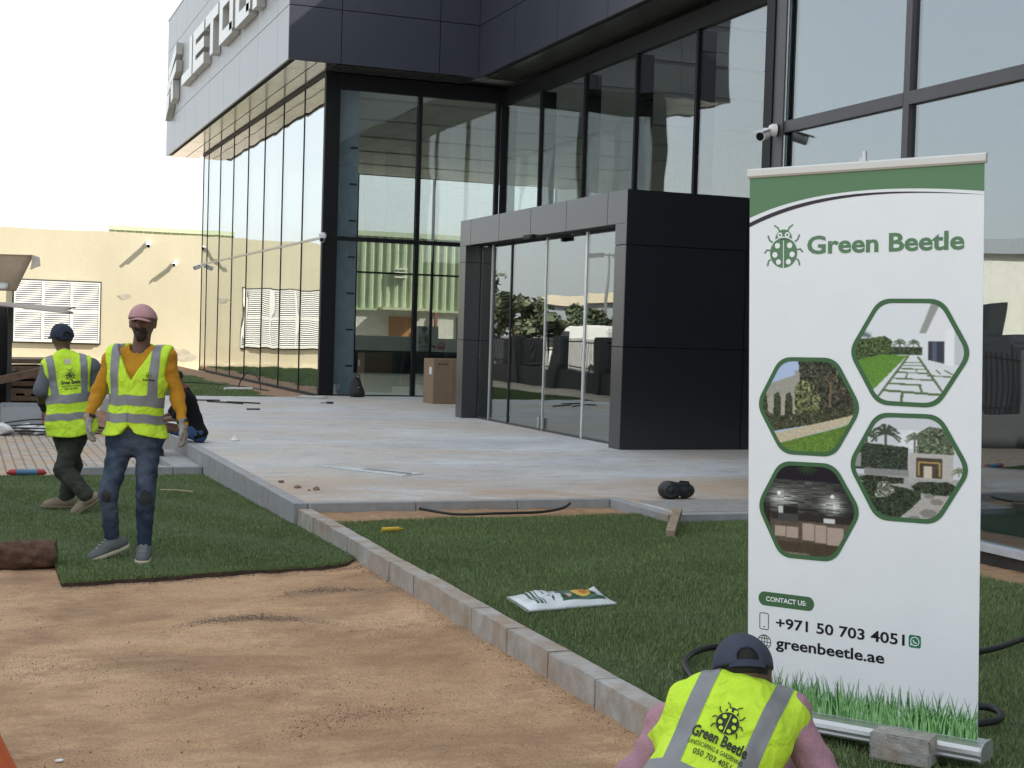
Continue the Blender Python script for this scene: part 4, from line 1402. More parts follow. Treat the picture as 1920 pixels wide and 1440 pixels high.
class Pic:
    def __init__(self, x0, x1, y0, y1, n=150):
        self.n = n
        xs = x0 + (np.arange(n) + .5) / n * (x1 - x0); ys = y0 + (np.arange(n) + .5) / n * (y1 - y0)
        self.X, self.Y = np.meshgrid(xs, ys)
        self.I = np.zeros((n, n, 3)); self.r = np.random.default_rng(3)

    def inside(self, P):
        c = np.zeros(self.X.shape, bool); j = len(P) - 1
        for i in range(len(P)):
            (xi, yi), (xj, yj) = P[i], P[j]
            if yi != yj:
                c ^= ((yi > self.Y) != (yj > self.Y)) & (self.X < (xj - xi) * (self.Y - yi) / (yj - yi) + xi)
            j = i
        return c

    def poly(self, P, col, noise=0., blk=2):
        m = self.inside(P); self.fill(m, col, noise, blk)

    def fill(self, m, col, noise=0., blk=2):
        c = np.ones(self.I.shape) * np.array(col, float)
        if noise:
            k = self.n // blk + 1
            q = self.r.normal(size=(k, k)).repeat(blk, 0).repeat(blk, 1)[:self.n, :self.n]
            q = .6 * q + .6 * self.r.normal(size=(self.n, self.n))
            c = c * np.clip(1 + noise * q, .15, 2.2)[..., None]
        self.I[m] = c[m]

    def line(self, a, b, w, col):
        d = np.array(b, float) - a; L = np.hypot(*d) + 1e-9; d /= L
        t = np.clip((self.X - a[0]) * d[0] + (self.Y - a[1]) * d[1], 0, L)
        m = np.hypot(self.X - a[0] - t * d[0], self.Y - a[1] - t * d[1]) < w / 2
        self.I[m] = col

    def palm(self, cx, cy, r, col, trunk):
        self.line((cx, cy), (cx, cy + trunk), r * .16, (90, 85, 72))
        for k in range(11):
            a = math.pi * (1.12 - 1.24 * k / 10 * 1.0) + .08 * math.sin(k * 9)
            p1 = (cx + r * .55 * math.cos(a), cy - r * .55 * math.sin(a)); p2 = (cx + r * math.cos(a), cy - r * .8 * math.sin(a) + r * .32)
            self.line((cx, cy), p1, r * .14, col); self.line(p1, p2, r * .11, col)


def pic_a():
    p = Pic(808, 1705, 38, 835); p.fill(p.X > 0, (222, 228, 233))
    p.poly([(900, 255), (985, 290), (985, 335), (870, 335)], (196, 202, 206)); p.poly([(905, 275), (975, 305), (975, 325), (905, 318)], (110, 120, 128))
    p.fill((p.Y > 395) & (p.Y < 450) & (p.X > 1080) & (p.X < 1350), (62, 76, 54), .35)
    p.palm(1190, 365, 48, (84, 100, 80), 60); p.palm(1290, 365, 44, (84, 100, 80), 60)
    p.poly([(820, 500), (850, 335), (930, 335), (1000, 325), (1080, 315), (1135, 350), (1130, 440), (1060, 452), (860, 502)], (74, 92, 54), .42)
    p.poly([(840, 505), (1060, 452), (1245, 457), (985, 728), (900, 640)], (98, 142, 56), .06)
    p.poly([(970, 745), (1245, 457), (1330, 457), (1700, 560), (1600, 835), (990, 835)], (218, 223, 227))
    G = (88, 108, 74)
    p.line((1015, 790), (1252, 462), 15, G); p.line((1325, 470), (1520, 750), 15, G)
    for (a, b, w) in (((1068, 716), (1500, 740), 16), ((1105, 664), (1345, 672), 12), ((1135, 625), (1430, 634), 9), ((1165, 579), (1390, 586), 8), ((1390, 600), (1600, 610), 8), ((1185, 552), (1370, 556), 7), ((1200, 528), (1360, 531), 6), ((1215, 506), (1345, 508), 5), ((1335, 672), (1355, 728), 15), ((1212, 728), (1200, 835), 20), ((1245, 586), (1238, 622), 10), ((1310, 556), (1316, 582), 8), ((1450, 560), (1480, 585), 8), ((1510, 560), (1590, 602), 8)):
        p.line(a, b, w, G)
    p.poly([(1330, 292), (1430, 45), (1520, 45), (1700, 430), (1690, 520), (1560, 530), (1380, 490), (1380, 300)], (226, 229, 233))
    p.poly([(1330, 292), (1425, 45), (1490, 45), (1378, 292)], (150, 154, 150))
    p.poly([(1395, 352), (1508, 352), (1508, 512), (1395, 488)], (58, 62, 72)); p.poly([(1425, 355), (1455, 355), (1455, 500), (1425, 492)], (88, 98, 116))
    p.poly([(1512, 270), (1572, 250), (1572, 530), (1512, 520)], (236, 238, 240)); p.poly([(1580, 260), (1690, 430), (1620, 520), (1580, 520)], (196, 200, 206))
    return p


def pic_b():
    p = Pic(145, 910, 458, 1180); p.fill(p.X > 0, (176, 194, 226))
    p.poly([(180, 760), (210, 670), (280, 645), (430, 590), (430, 555), (470, 555), (720, 790), (700, 900), (180, 900)], (158, 156, 146), .04)
    p.poly([(200, 760), (700, 690), (700, 900), (170, 900)], (168, 164, 150), .05)
    p.poly([(455, 470), (760, 470), (900, 830), (620, 880), (560, 700), (470, 640)], (62, 62, 50), .55, 3)
    p.line((690, 640), (680, 850), 16, (120, 100, 80)); p.line((690, 660), (640, 590), 9, (110, 95, 78)); p.line((690, 660), (740, 580), 9, (110, 95, 78))
    p.poly([(430, 680), (480, 620), (560, 640), (620, 760), (600, 880), (430, 880)], (98, 104, 70), .5, 3)
    for cx in (300, 385, 200): p.poly([(cx - 28, 940), (cx - 22, 740), (cx + 10, 715), (cx + 28, 760), (cx + 32, 940)], (58, 66, 48), .4)
    p.poly([(160, 830), (300, 900), (600, 840), (890, 790), (890, 860), (560, 950), (280, 1010)], (66, 70, 50), .5)
    p.poly([(270, 1030), (900, 855), (890, 890), (780, 950), (310, 1100)], (196, 184, 158), .06)
    p.poly([(300, 1105), (780, 955), (890, 890), (760, 1180), (320, 1180)], (98, 130, 52), .16)
    return p


def pic_c():
    p = Pic(805, 1697, 857, 1668); p.fill(p.X > 0, (206, 210, 217)); p.fill((p.X > 1180) & (p.Y < 1120) & (p.Y > 980), (224, 227, 230), .02, 4)
    p.poly([(1310, 1150), (1320, 1000), (1400, 950), (1500, 960), (1560, 1060), (1580, 1150)], (88, 98, 78), .45)
    p.palm(1085, 1010, 110, (66, 76, 64), 130); p.palm(945, 1030, 80, (72, 80, 68), 120); p.palm(1300, 1040, 70, (96, 108, 88), 110); p.palm(1540, 1060, 70, (90, 102, 84), 100)
    p.poly([(840, 1290), (860, 1120), (940, 1090), (1250, 1110), (1250, 1290)], (54, 64, 52), .4)
    p.fill((p.X > 860) & (p.X < 905) & (p.Y > 1165) & (p.Y < 1275), (150, 152, 148))
    p.fill((p.X > 930) & (p.X < 1260) & (p.Y > 1280) & (p.Y < 1330), (138, 140, 138), .04)
    p.fill((p.Y > 1330), (168, 170, 168), .06)
    p.fill((p.X > 1255) & (p.X < 1572) & (p.Y > 1148) & (p.Y < 1340), (184, 181, 176), .03); p.fill((p.X > 1310) & (p.X < 1492) & (p.Y > 1184) & (p.Y < 1330), (78, 68, 58), .15)
    for a, b in (((1330, 1215), (1475, 1215)), ((1330, 1215), (1330, 1310)), ((1475, 1215), (1475, 1310))): p.line(a, b, 12, (190, 158, 92))
    p.fill((p.X > 1365) & (p.X < 1425) & (p.Y > 1242) & (p.Y < 1330), (206, 196, 176))
    p.palm(1612, 1270, 52, (120, 122, 92), 30)
    for P in ([(850, 1360), (960, 1330), (1220, 1340), (1220, 1380), (1000, 1400)], [(1275, 1400), (1330, 1360), (1540, 1350), (1640, 1400), (1560, 1460), (1320, 1440)], [(880, 1400), (1010, 1360), (1150, 1400), (1345, 1430), (1345, 1500), (1150, 1620), (950, 1560)], [(930, 1560), (1345, 1500), (1160, 1668), (1000, 1668)]):
        p.poly(P, (50, 60, 44), .5)
    p.poly([(1010, 1500), (1030, 1380), (1110, 1370), (1160, 1440), (1120, 1480)], (120, 126, 112), .5)
    p.poly([(1180, 1668), (1360, 1470), (1600, 1440), (1560, 1668)], (176, 172, 166), .04)
    for (x, y, s_) in ((1405, 1590, 70), (1300, 1640, 55), (1460, 1500, 50), (1520, 1570, 50), (1405, 1460, 40)):
        p.poly([(x + s_ * math.cos(k * math.pi / 3), y + s_ * .5 * math.sin(k * math.pi / 3)) for k in range(6)], (134, 132, 128))
    return p


def pic_d():
    p = Pic(148, 908, 243, 980); p.fill(p.X > 0, (26, 23, 32), .08)
    p.fill((p.Y > 385) & (p.Y < 700), (84, 86, 84))
    st = np.repeat(p.r.normal(size=(p.n, p.n // 10 + 1)), 10, 1)[:, :p.n]
    m = (p.Y > 385 - .12 * (p.X - 330) * (p.X < 330)) & (p.Y < 700)
    g_ = .35 + 1.1 * np.exp(-((p.X - 330) / 90) ** 2 - ((p.Y - 530) / 80) ** 2) + 1.3 * np.exp(-((p.X - 700) / 70) ** 2 - ((p.Y - 560) / 70) ** 2) + .35 * np.exp(-((p.X - 520) / 180) ** 2 - ((p.Y - 480) / 120) ** 2)
    c = np.array((118, 120, 116)) * (np.clip(g_ * (1 + .3 * st), .08, 2.0))[..., None]
    p.I[m] = np.clip(c, 0, 245)[m]
    for cx in (315, 700): p.fill((np.hypot(p.X - cx, p.Y - 490) < 14), (250, 250, 246))
    for k in range(7):
        a = .4 + k * .38; p.line((520, 275), (520 + 75 * math.cos(a), 275 + 60 * math.sin(a)), 12, (38, 66, 40))
    p.fill((p.Y > 640) & (p.X > 250) & (p.X < 830), (92, 82, 70), .12); p.fill((p.Y > 635) & (p.Y < 690) & (p.X > 255) & (p.X < 830), (46, 42, 38), .1)
    p.fill((p.X > 310) & (p.X < 455) & (p.Y > 578) & (p.Y < 700), (70, 72, 70)); p.fill((p.X > 330) & (p.X < 450) & (p.Y > 585) & (p.Y < 640), (28, 32, 30)); p.fill((p.X > 312) & (p.X < 345) & (p.Y > 585) & (p.Y < 640), (196, 200, 198))
    for (a, b, y0, y1) in ((284, 366, 738, 818), (370, 455, 738, 822), (486, 573, 705, 832), (578, 662, 712, 842), (667, 782, 718, 856)):
        p.fill((p.X > a) & (p.X < b) & (p.Y > y0) & (p.Y < y1), (176, 158, 146), .03)
    p.fill((p.X > 640) & (p.X < 720) & (p.Y > 655) & (p.Y < 690), (210, 212, 212))
    p.fill((p.Y > 850), (74, 64, 50), .1); p.fill((p.Y > 930) & (p.X < 540), (120, 114, 98), .1)
    p.fill((p.X < 250) & (p.Y > 600), (40, 38, 36), .3)
    return p


def colour_mat(name, rough=.45, spec=.3, mult=1.0):
    m, n, l, b = nodes(name)
    a = n.new('ShaderNodeAttribute'); a.attribute_name = 'Col'
    l.new(a.outputs['Color'], b.inputs['Base Color'])
    b.inputs['Roughness'].default_value = rough; b.inputs['Specular IOR Level'].default_value = spec
    MATS[name] = m
    return m


PICM = colour_mat('printed_picture')


def round_poly(P, r, n=6):
    out = []
    for i in range(len(P)):
        p, a, b = Vector(P[i]), Vector(P[i - 1]), Vector(P[(i + 1) % len(P)])
        d1, d2 = (a - p).normalized(), (b - p).normalized()
        s_, e_ = p + d1 * r, p + d2 * r
        for k in range(n + 1):
            t = k / n
            q = s_ * (1 - t) ** 2 + p * 2 * t * (1 - t) + e_ * t ** 2
            out.append((q.x, q.y))
    return out


def hexagon(name, H_, pic):
    cx = sum(p[0] for p in H_) / 6; cy = sum(p[1] for p in H_) / 6
    outer = round_poly(H_, .045)
    inner = [(cx + (a - cx) * .915, cy + (b - cy) * .915) for a, b in outer]
    mid = [(cx + (a - cx) * .94, cy + (b - cy) * .94) for a, b in outer]
    u0, u1 = min(p[0] for p in H_), max(p[0] for p in H_); v0, v1 = min(p[1] for p in H_), max(p[1] for p in H_)
    n = pic.n
    us = u0 + (np.arange(n + 1)) / n * (u1 - u0); vs = v1 - (np.arange(n + 1)) / n * (v1 - v0)
    UU, VV = np.meshgrid((us[1:] + us[:-1]) / 2, (vs[1:] + vs[:-1]) / 2)
    keep = np.zeros(UU.shape, bool); j = len(mid) - 1
    for i in range(len(mid)):
        (xi, yi), (xj, yj) = mid[i], mid[j]
        if abs(yi - yj) > 1e-9:
            keep ^= ((yi > VV) != (yj > VV)) & (UU < (xj - xi) * (VV - yi) / (yj - yi) + xi)
        j = i
    GU, GV = np.meshgrid(us, vs)
    o0 = np.array(BM.translation); e_, f_, g_ = np.array(ev), np.array(uv_), np.array(nv)
    V = o0 + GU[..., None] * e_ + GV[..., None] * f_ + .0008 * g_
    jj, ii = np.nonzero(keep)
    a = jj * (n + 1) + ii
    F = np.stack([a + n + 1, a + n + 2, a + 1, a], 1)
    me = fast_mesh(name, V.reshape(-1, 3), F, PICM)
    at = me.color_attributes.new('Col', 'FLOAT_COLOR', 'CORNER')
    col = np.ones((len(F), 4, 4), np.float32)
    I_ = np.pad(pic.I, ((1, 1), (1, 1), (0, 0)), 'edge')
    I_ = (2 * I_[1:-1, 1:-1] + I_[:-2, 1:-1] + I_[2:, 1:-1] + I_[1:-1, :-2] + I_[1:-1, 2:]) / 6
    col[:, :, :3] = (s2l(np.clip(I_[jj, ii] * 1.06, 0, 255)))[:, None, :]
    at.data.foreach_set('color', col.ravel())
    o = MO(name, me, sheet)
    ring = [[outer[i], outer[(i + 1) % len(outer)], inner[(i + 1) % len(outer)], inner[i]] for i in range(len(outer))]
    flat('hexagon_border', ring, PGDK, .0016)


hexagon('garden_path_picture', [(.493, 1.478), (.716, 1.475), (.819, 1.293), (.701, 1.108), (.487, 1.112), (.383, 1.295)][::-1], pic_a())
hexagon('hedge_picture', [(.124, 1.272), (.337, 1.272), (.436, 1.097), (.335, .922), (.132, .922), (.030, 1.1)][::-1], pic_b())
hexagon('courtyard_picture', [(.487, 1.086), (.711, 1.087), (.819, .905), (.706, .714), (.49, .713), (.384, .901)][::-1], pic_c())
hexagon('outdoor_kitchen_picture', [(.124, .897), (.335, .899), (.438, .735), (.338, .549), (.128, .547), (.034, .731)][::-1], pic_d())

# hardware
mb = MB(); mb.prism([(-.012, 1.918), (.006, 1.918), (.010, 1.925), (.010, 1.945), (.004, 1.951), (-.012, 1.951)], -.006, .856, 'x')
mb.v = [BM @ Vector((p[0], p[2], p[1])) for p in [(v[0], v[1], v[2]) for v in mb.v]]
mb.build('top_rail', [PM('rail_pale', (.62, .62, .60), .35, .3, var=.03)], bn)
cas = [(-.075, -.083), (.052, -.083), (.066, -.074), (.067, -.066), (.058, -.060), (.062, -.045), (.058, -.028), (.046, -.012), (.028, -.003), (.004, .0), (-.05, -.002), (-.075, -.02)]
cas = [(a * .88, b * .74) for a, b in cas]
mb = MB(); mb.prism(cas, -.010, .872, 'x')
mb.v = [BM @ Vector((p[0], p[2], p[1])) for p in mb.v]
cst = mb.build('base_cassette', [SILV], bn)
cas2 = [(a * 1.06, -.030 + (b + .030) * 1.06) for a, b in cas]
for u0, u1 in ((-.016, -.0102), (.8722, .880)):
    mb = MB(); mb.prism(cas2, u0, u1, 'x'); mb.v = [BM @ Vector((p[0], p[2], p[1])) for p in mb.v]
    mb.build('end_cap', [PM('cap_grey', (.45, .46, .47), .4, .5)], cst)
mb = MB(); mb.tube([BM @ Vector((.42, -.03, -.04)), BM @ Vector((.42, 1.0, -.03)), BM @ Vector((.42, 1.965, -.016))], .009, 10)
mb.build('support_pole', [STEEL], bn, True)
MB().tube([BM @ Vector((.435, 1.945, -.004)), BM @ Vector((.435, 1.985, -.004))], [.010, .008], 12).build('pole_clip', [STEEL], bn, True)
for u in (.12, .70):
    mb = MB(); mb.box(u - .02, u + .02, -.078, -.0635, -.22, .02)
    mb.v = [BM @ Vector(p) for p in mb.v]; mb.build('foot', [SILV], bn)

# concrete block that holds the foot down
bk = MO('concrete_block', (lambda: (lambda bm, me: (bmesh.ops.create_cube(bm, size=1), bmesh.ops.scale(bm, vec=(.205, .10, .098), verts=bm.verts), bmesh.ops.bevel(bm, geom=list(bm.edges), offset=.006, segments=2, affect='EDGES'), bmesh.ops.subdivide_edges(bm, edges=list(bm.edges), cuts=3, use_grid_fill=True), [setattr(v, 'co', v.co + Vector((rng.uniform(-1, 1), rng.uniform(-1, 1), rng.uniform(-1, 1))) * .0022) for v in bm.verts], bm.transform(Matrix.Translation((2.995, 3.945, .162)) @ Matrix.Rotation(RAD(-52), 4, 'Z')), bm.to_mesh(me), bm.free(), me.materials.append(PM('block_concrete', (.40, .385, .36), .92, var=.25, vs=28, bump=.006, bs=110, col2=(.40, .30, .2), c2s=9, c2lo=.56, c2hi=.76)), me)[-1])(bmesh.new(), bpy.data.meshes.new('concrete_block')))())
tag(bk, 'rough grey concrete block weighing down the foot of the banner', 'block')

# ================================================================== people: bodies and clothes grown from distance fields
class Vol:
    def __init__(self, lo, hi, vx):
        self.lo = np.array(lo, np.float32); self.vx = vx
        n = np.ceil((np.array(hi) - self.lo) / vx).astype(int) + 1
        self.ax = [self.lo[i] + np.arange(n[i], dtype=np.float32) * vx for i in range(3)]
        self.D = np.full(n, .4, np.float32)

    def sl(self, mn, mx):
        return tuple(slice(max(0, int((mn[i] - self.lo[i]) / self.vx)), max(0, int((mx[i] - self.lo[i]) / self.vx) + 2)) for i in range(3))

    def seg(self, a, b, ra, rb=None, k=.02, sq=None, op='u'):
        rb = ra if rb is None else rb
        a = np.array(a, np.float32); b = np.array(b, np.float32); R = max(ra, rb); pad = R + k + .05
        s = self.sl(np.minimum(a, b) - pad, np.maximum(a, b) + pad)
        X = self.ax[0][s[0]][:, None, None]; Y = self.ax[1][s[1]][None, :, None]; Z = self.ax[2][s[2]][None, None, :]
        if 0 in (X.size, Y.size, Z.size): return self
        ba = b - a; L2 = float(ba @ ba) + 1e-12
        px, py, pz = X - a[0], Y - a[1], Z - a[2]
        t = np.clip((px * ba[0] + py * ba[1] + pz * ba[2]) / L2, 0, 1)
        px = px - t * ba[0]; py = py - t * ba[1]; pz = pz - t * ba[2]
        q = px * px + py * py + pz * pz
        if sq is not None:
            for (n, f) in (sq if isinstance(sq, list) else [sq]):
                c = px * n[0] + py * n[1] + pz * n[2]
                q = q + c * c * (f * f - 1)
        d = np.sqrt(q) - (ra + (rb - ra) * t)
        D = self.D[s]
        if op == 'u':
            if k > 0:
                h = np.maximum(k - np.abs(D - d), 0) / k
                self.D[s] = np.minimum(D, d) - h * h * k * .25
            else:
                self.D[s] = np.minimum(D, d)
        elif op == 's':
            self.D[s] = np.maximum(D, -d)
        elif op == 'i':
            full = np.full_like(self.D, 1.0); full[s] = d
            self.D = np.maximum(self.D, full)
        return self

    def cut(self, n, p, soft=None):
        n = np.array(n, np.float32); p = np.array(p, np.float32)
        h = (self.ax[0][:, None, None] - p[0]) * n[0] + (self.ax[1][None, :, None] - p[1]) * n[1] + (self.ax[2][None, None, :] - p[2]) * n[2]
        self.D = np.maximum(self.D, h)
        return self

    def grid(self):
        return np.broadcast_arrays(self.ax[0][:, None, None], self.ax[1][None, :, None], self.ax[2][None, None, :])

    def wrinkle(self, amp, freq, seed, vert=1.0, n=5):
        r = np.random.default_rng(seed); X, Y, Z = self.grid()
        m = np.abs(self.D) < .06
        x, y, z = X[m], Y[m], Z[m]; o = np.zeros_like(x)
        for i in range(n):
            d = r.normal(size=3); d[2] *= vert; d /= np.linalg.norm(d); f = freq * r.uniform(.6, 1.5)
            ph = r.uniform(0, 6.28)
            o += np.sin((x * d[0] + y * d[1] + z * d[2]) * f + ph + 1.3 * np.sin((x * d[1] - y * d[0] + z * .6) * f * .45 + ph * 2))
        self.D[m] += (amp / math.sqrt(n) * o).astype(np.float32)
        return self

    def nets(self):
        D = self.D; ins = D < 0
        s = np.zeros(tuple(k - 1 for k in D.shape), np.int8)
        for dx in (0, 1):
            for dy in (0, 1):
                for dz in (0, 1):
                    s += ins[dx:D.shape[0] - 1 + dx, dy:D.shape[1] - 1 + dy, dz:D.shape[2] - 1 + dz]
        act = (s > 0) & (s < 8)
        I = np.argwhere(act); idx = np.full(act.shape, -1, np.int64); idx[act] = np.arange(len(I))
        acc = np.zeros((len(I), 3)); cnt = np.zeros(len(I))
        C8 = [(x, y, z) for x in (0, 1) for y in (0, 1) for z in (0, 1)]
        for ca in C8:
            for axis in range(3):
                if ca[axis]: continue
                cb_ = list(ca); cb_[axis] = 1
                a = D[I[:, 0] + ca[0], I[:, 1] + ca[1], I[:, 2] + ca[2]]; b = D[I[:, 0] + cb_[0], I[:, 1] + cb_[1], I[:, 2] + cb_[2]]
                m = (a < 0) != (b < 0)
                t = np.where(m, a / np.where(a - b == 0, 1, a - b), 0)
                p = np.tile(np.array(ca, float), (len(I), 1)); p[:, axis] += t
                acc[m] += p[m]; cnt[m] += 1
        V = self.lo + (I + acc / np.maximum(cnt, 1)[:, None]) * self.vx
        Fs = []
        for axis in range(3):
            u, w = (axis + 1) % 3, (axis + 2) % 3
            sa = [slice(1, -1)] * 3; sa[axis] = slice(0, -1); sb = list(sa); sb[axis] = slice(1, None)
            A, B = ins[tuple(sa)], ins[tuple(sb)]
            E_ = np.argwhere(A != B)
            if not len(E_): continue
            off = np.ones(3, int); off[axis] = 0
            c = E_ + off
            def cell(du, dw):
                q = c.copy(); q[:, u] += du; q[:, w] += dw
                return idx[q[:, 0], q[:, 1], q[:, 2]]
            quad = np.stack([cell(-1, -1), cell(0, -1), cell(0, 0), cell(-1, 0)], 1)
            fl = ~A[tuple(E_.T)]
            quad[fl] = quad[fl][:, ::-1]
            Fs.append(quad)
        F = np.concatenate(Fs); F = F[(F >= 0).all(1)]
        return V, F

    def smoothed(self, it=1):
        V, F = self.nets()
        for _ in range(it):
            acc = np.zeros_like(V); cnt = np.zeros(len(V))
            for i in range(4):
                a, b = F[:, i], F[:, (i + 1) % 4]
                np.add.at(acc, a, V[b]); np.add.at(cnt, a, 1); np.add.at(acc, b, V[a]); np.add.at(cnt, b, 1)
            V = V * .5 + .5 * acc / np.maximum(cnt, 1)[:, None]
        return V, F

    def obj(self, name, mat, parent, it=1):
        V, F = self.smoothed(it)
        return MO(name, fast_mesh(name, V, F, mat, True), parent)


def bounds(P, pad):
    P = np.array(P); return P.min(0) - pad, P.max(0) + pad


def N(v): v = np.array(v, float); return v / np.linalg.norm(v)


class Frame:
    """torso frame: origin pelvis, up along the spine, right = person's right, front"""
    def __init__(s, pel, neck, shL, shR):
        s.o = np.array(pel, float); s.up = N(np.array(neck) - s.o)
        r = np.array(shR, float) - np.array(shL, float); s.r = N(r - s.up * (r @ s.up)); s.f = np.cross(s.up, s.r)
        s.L = np.linalg.norm(np.array(neck) - s.o)

    def loc(s, P):
        d = np.asarray(P) - s.o
        return d @ s.r, d @ s.f, d @ s.up

    def w(s, a, b, c): return s.o + s.r * a + s.f * b + s.up * c


FABRIC_N = {}


def fabric(name, col, rough=.85, var=.12, vs=9, bump=.002, bs=220, **kw):
    return PM(name, col, rough, var=var, vs=vs, bump=bump, bs=bs, spec=.2, **kw)


SKIN = PM('dark_skin', (.15, .088, .062), .5, var=.12, vs=18, spec=.35)
HAIR = PM('black_hair', (.010, .009, .009), .7, var=.3, vs=60, bump=.004, bs=220)
EYEW = PM('eye_white', (.55, .52, .48), .3); HIVIS = None


def hivis_mat():
    m, n, l, b = nodes('hi_vis_yellow')
    t = tex(n, l, 'ShaderNodeTexNoise', 9, pos(n, l), Detail=4, Roughness=.6)
    c = ramp(n, l, t.outputs[0], .3, .7, (.56, .84, .045, 1), (.66, .95, .07, 1)).outputs[0]
    l.new(c, b.inputs['Base Color']); b.inputs['Roughness'].default_value = .75; b.inputs['Specular IOR Level'].default_value = .2
    tb = tex(n, l, 'ShaderNodeTexNoise', 13, pos(n, l), Detail=3, Distortion=.8)
    bp = n.new('ShaderNodeBump'); bp.inputs['Distance'].default_value = .022; l.new(tb.outputs[0], bp.inputs['Height']); l.new(bp.outputs[0], b.inputs['Normal'])
    return m


HIVIS = hivis_mat()
REFL = PM('reflective_tape', (.24, .25, .26), .5, .15, var=.06, vs=20)
VPRINT = PM('vest_print', (.02, .024, .015), .6)


def torso_sdf(v, fr, J, g, squash=1.35, chest=.138, waist=.125, k=.05):
    nk = np.array(J['neck']); L = fr.L
    v.seg(fr.w(0, .0, .02), fr.w(0, .01, L * .70), waist + g, chest + g, k, (fr.f, squash))
    v.seg(J['shL'], J['shR'], .050 + g, .050 + g, k, None)
    v.seg(fr.w(-.075, .0, L * .74), fr.w(.075, .0, L * .74), .095 + g, None, k, (fr.f, 1.1))
    v.seg(nk - fr.up * .022, J['shL'], .050 + g * .7, .045 + g * .7, k); v.seg(nk - fr.up * .022, J['shR'], .050 + g * .7, .045 + g * .7, k)
    v.seg(J['hipL'], J['hipR'], .095 + g, None, k, (fr.f, 1.1))


def arm_sdf(v, J, s, g, r=(.047, .040, .028), k=.03, lower=True):
    v.seg(J['sh' + s], J['el' + s], r[0] + g, r[1] + g, k)
    if lower: v.seg(J['el' + s], J['wr' + s], r[1] + g, r[2] + g, k * .7)


def leg_sdf(v, J, s, g, r=(.078, .056, .040), k=.03):
    v.seg(J['hip' + s], J['kn' + s], r[0] + g, r[1] + g, k); v.seg(J['kn' + s], J['an' + s], r[1] + g, r[2] + g, k)


HS = .95


def head_sdf(v, hc, hf, hu, hr, k=.03):
    """hc: centre of skull, hf forward, hu up, hr right"""
    hf, hu, hr = hf * HS, hu * HS, hr * HS; q1, q2, q3 = N(hf), N(hu), N(hr)
    v.seg(hc + hu * .012 - hf * .012, hc + hu * .012 + hf * .012, .093 * HS, .086 * HS, k, (q3, 1.10))
    v.seg(hc + hf * .028 - hu * .045, hc + hf * .042 - hu * .088, .060 * HS, .036 * HS, k)
    v.seg(hc + hf * .088 + hu * .005, hc + hf * .104 - hu * .034, .010, .014, .014)
    v.seg(hc + hf * .083 - hu * .030 - hr * .012, hc + hf * .083 - hu * .030 + hr * .012, .012, None, .01)
    v.seg(hc + hf * .080 + hu * .026 - hr * .04, hc + hf * .080 + hu * .026 + hr * .04, .012, None, .02)
    v.seg(hc + hf * .082 - hu * .064 - hr * .018, hc + hf * .082 - hu * .064 + hr * .018, .005, None, .012)
    for s in (-1, 1):
        v.seg(hc + hf * .092 + hu * .008 + hr * .032 * s, hc + hf * .092 + hu * .008 + hr * .034 * s, .014, None, 0, None, 's')
        e = hc - hf * .005 - hu * .012 + hr * .082 * s
        v.seg(e - hu * .018, e + hu * .020 - hf * .008, .016, .020, .006, (q3, 1.9))


def hand_sdf(v, wr, d, n, s, curl=30, spread=1.0, g=0.0):
    """wrist, finger direction d, palm normal n (towards the palm side), s = thumb side"""
    wr, d, n, s = (np.array(q, float) for q in (wr, d, n, s))
    v.seg(wr - d * .02, wr + d * .02, .026 + g, .027 + g, .012, (n, 1.25))
    v.seg(wr + d * .03 - s * .016, wr + d * .078 - s * .020, .028 + g, .020 + g, .012, (n, 1.7)); v.seg(wr + d * .03 + s * .014, wr + d * .080 + s * .020, .028 + g, .020 + g, .012, (n, 1.7))
    for i, (o, L) in enumerate(((.031, .070), (.0105, .080), (-.0105, .074), (-.031, .058))):
        a = wr + d * (.088 - .004 * abs(i - 1)) + s * o * spread
        c1, c2, c3 = (RAD(curl * q * (1 + .12 * i)) for q in (.45, 1.25, 1.9))
        p1 = a + (d * math.cos(c1) + n * math.sin(c1)) * L * .45
        p2 = p1 + (d * math.cos(c2) + n * math.sin(c2)) * L * .32
        p3 = p2 + (d * math.cos(c3) + n * math.sin(c3)) * L * .24
        v.seg(a - d * .012, p1, .0098 + g, .0090 + g, .005); v.seg(p1, p2, .0090 + g, .0083 + g, .003); v.seg(p2, p3, .0083 + g, .0072 + g, .003)
    t0 = wr + d * .024 + s * .026; t1 = t0 + N(d * .75 + s * .62 + n * .22) * .042; t2 = t1 + N(d * .95 + s * .16 + n * .30) * .030
    v.seg(t0, t1, .0145 + g, .0115 + g, .010); v.seg(t1, t2, .0115 + g, .0090 + g, .004)


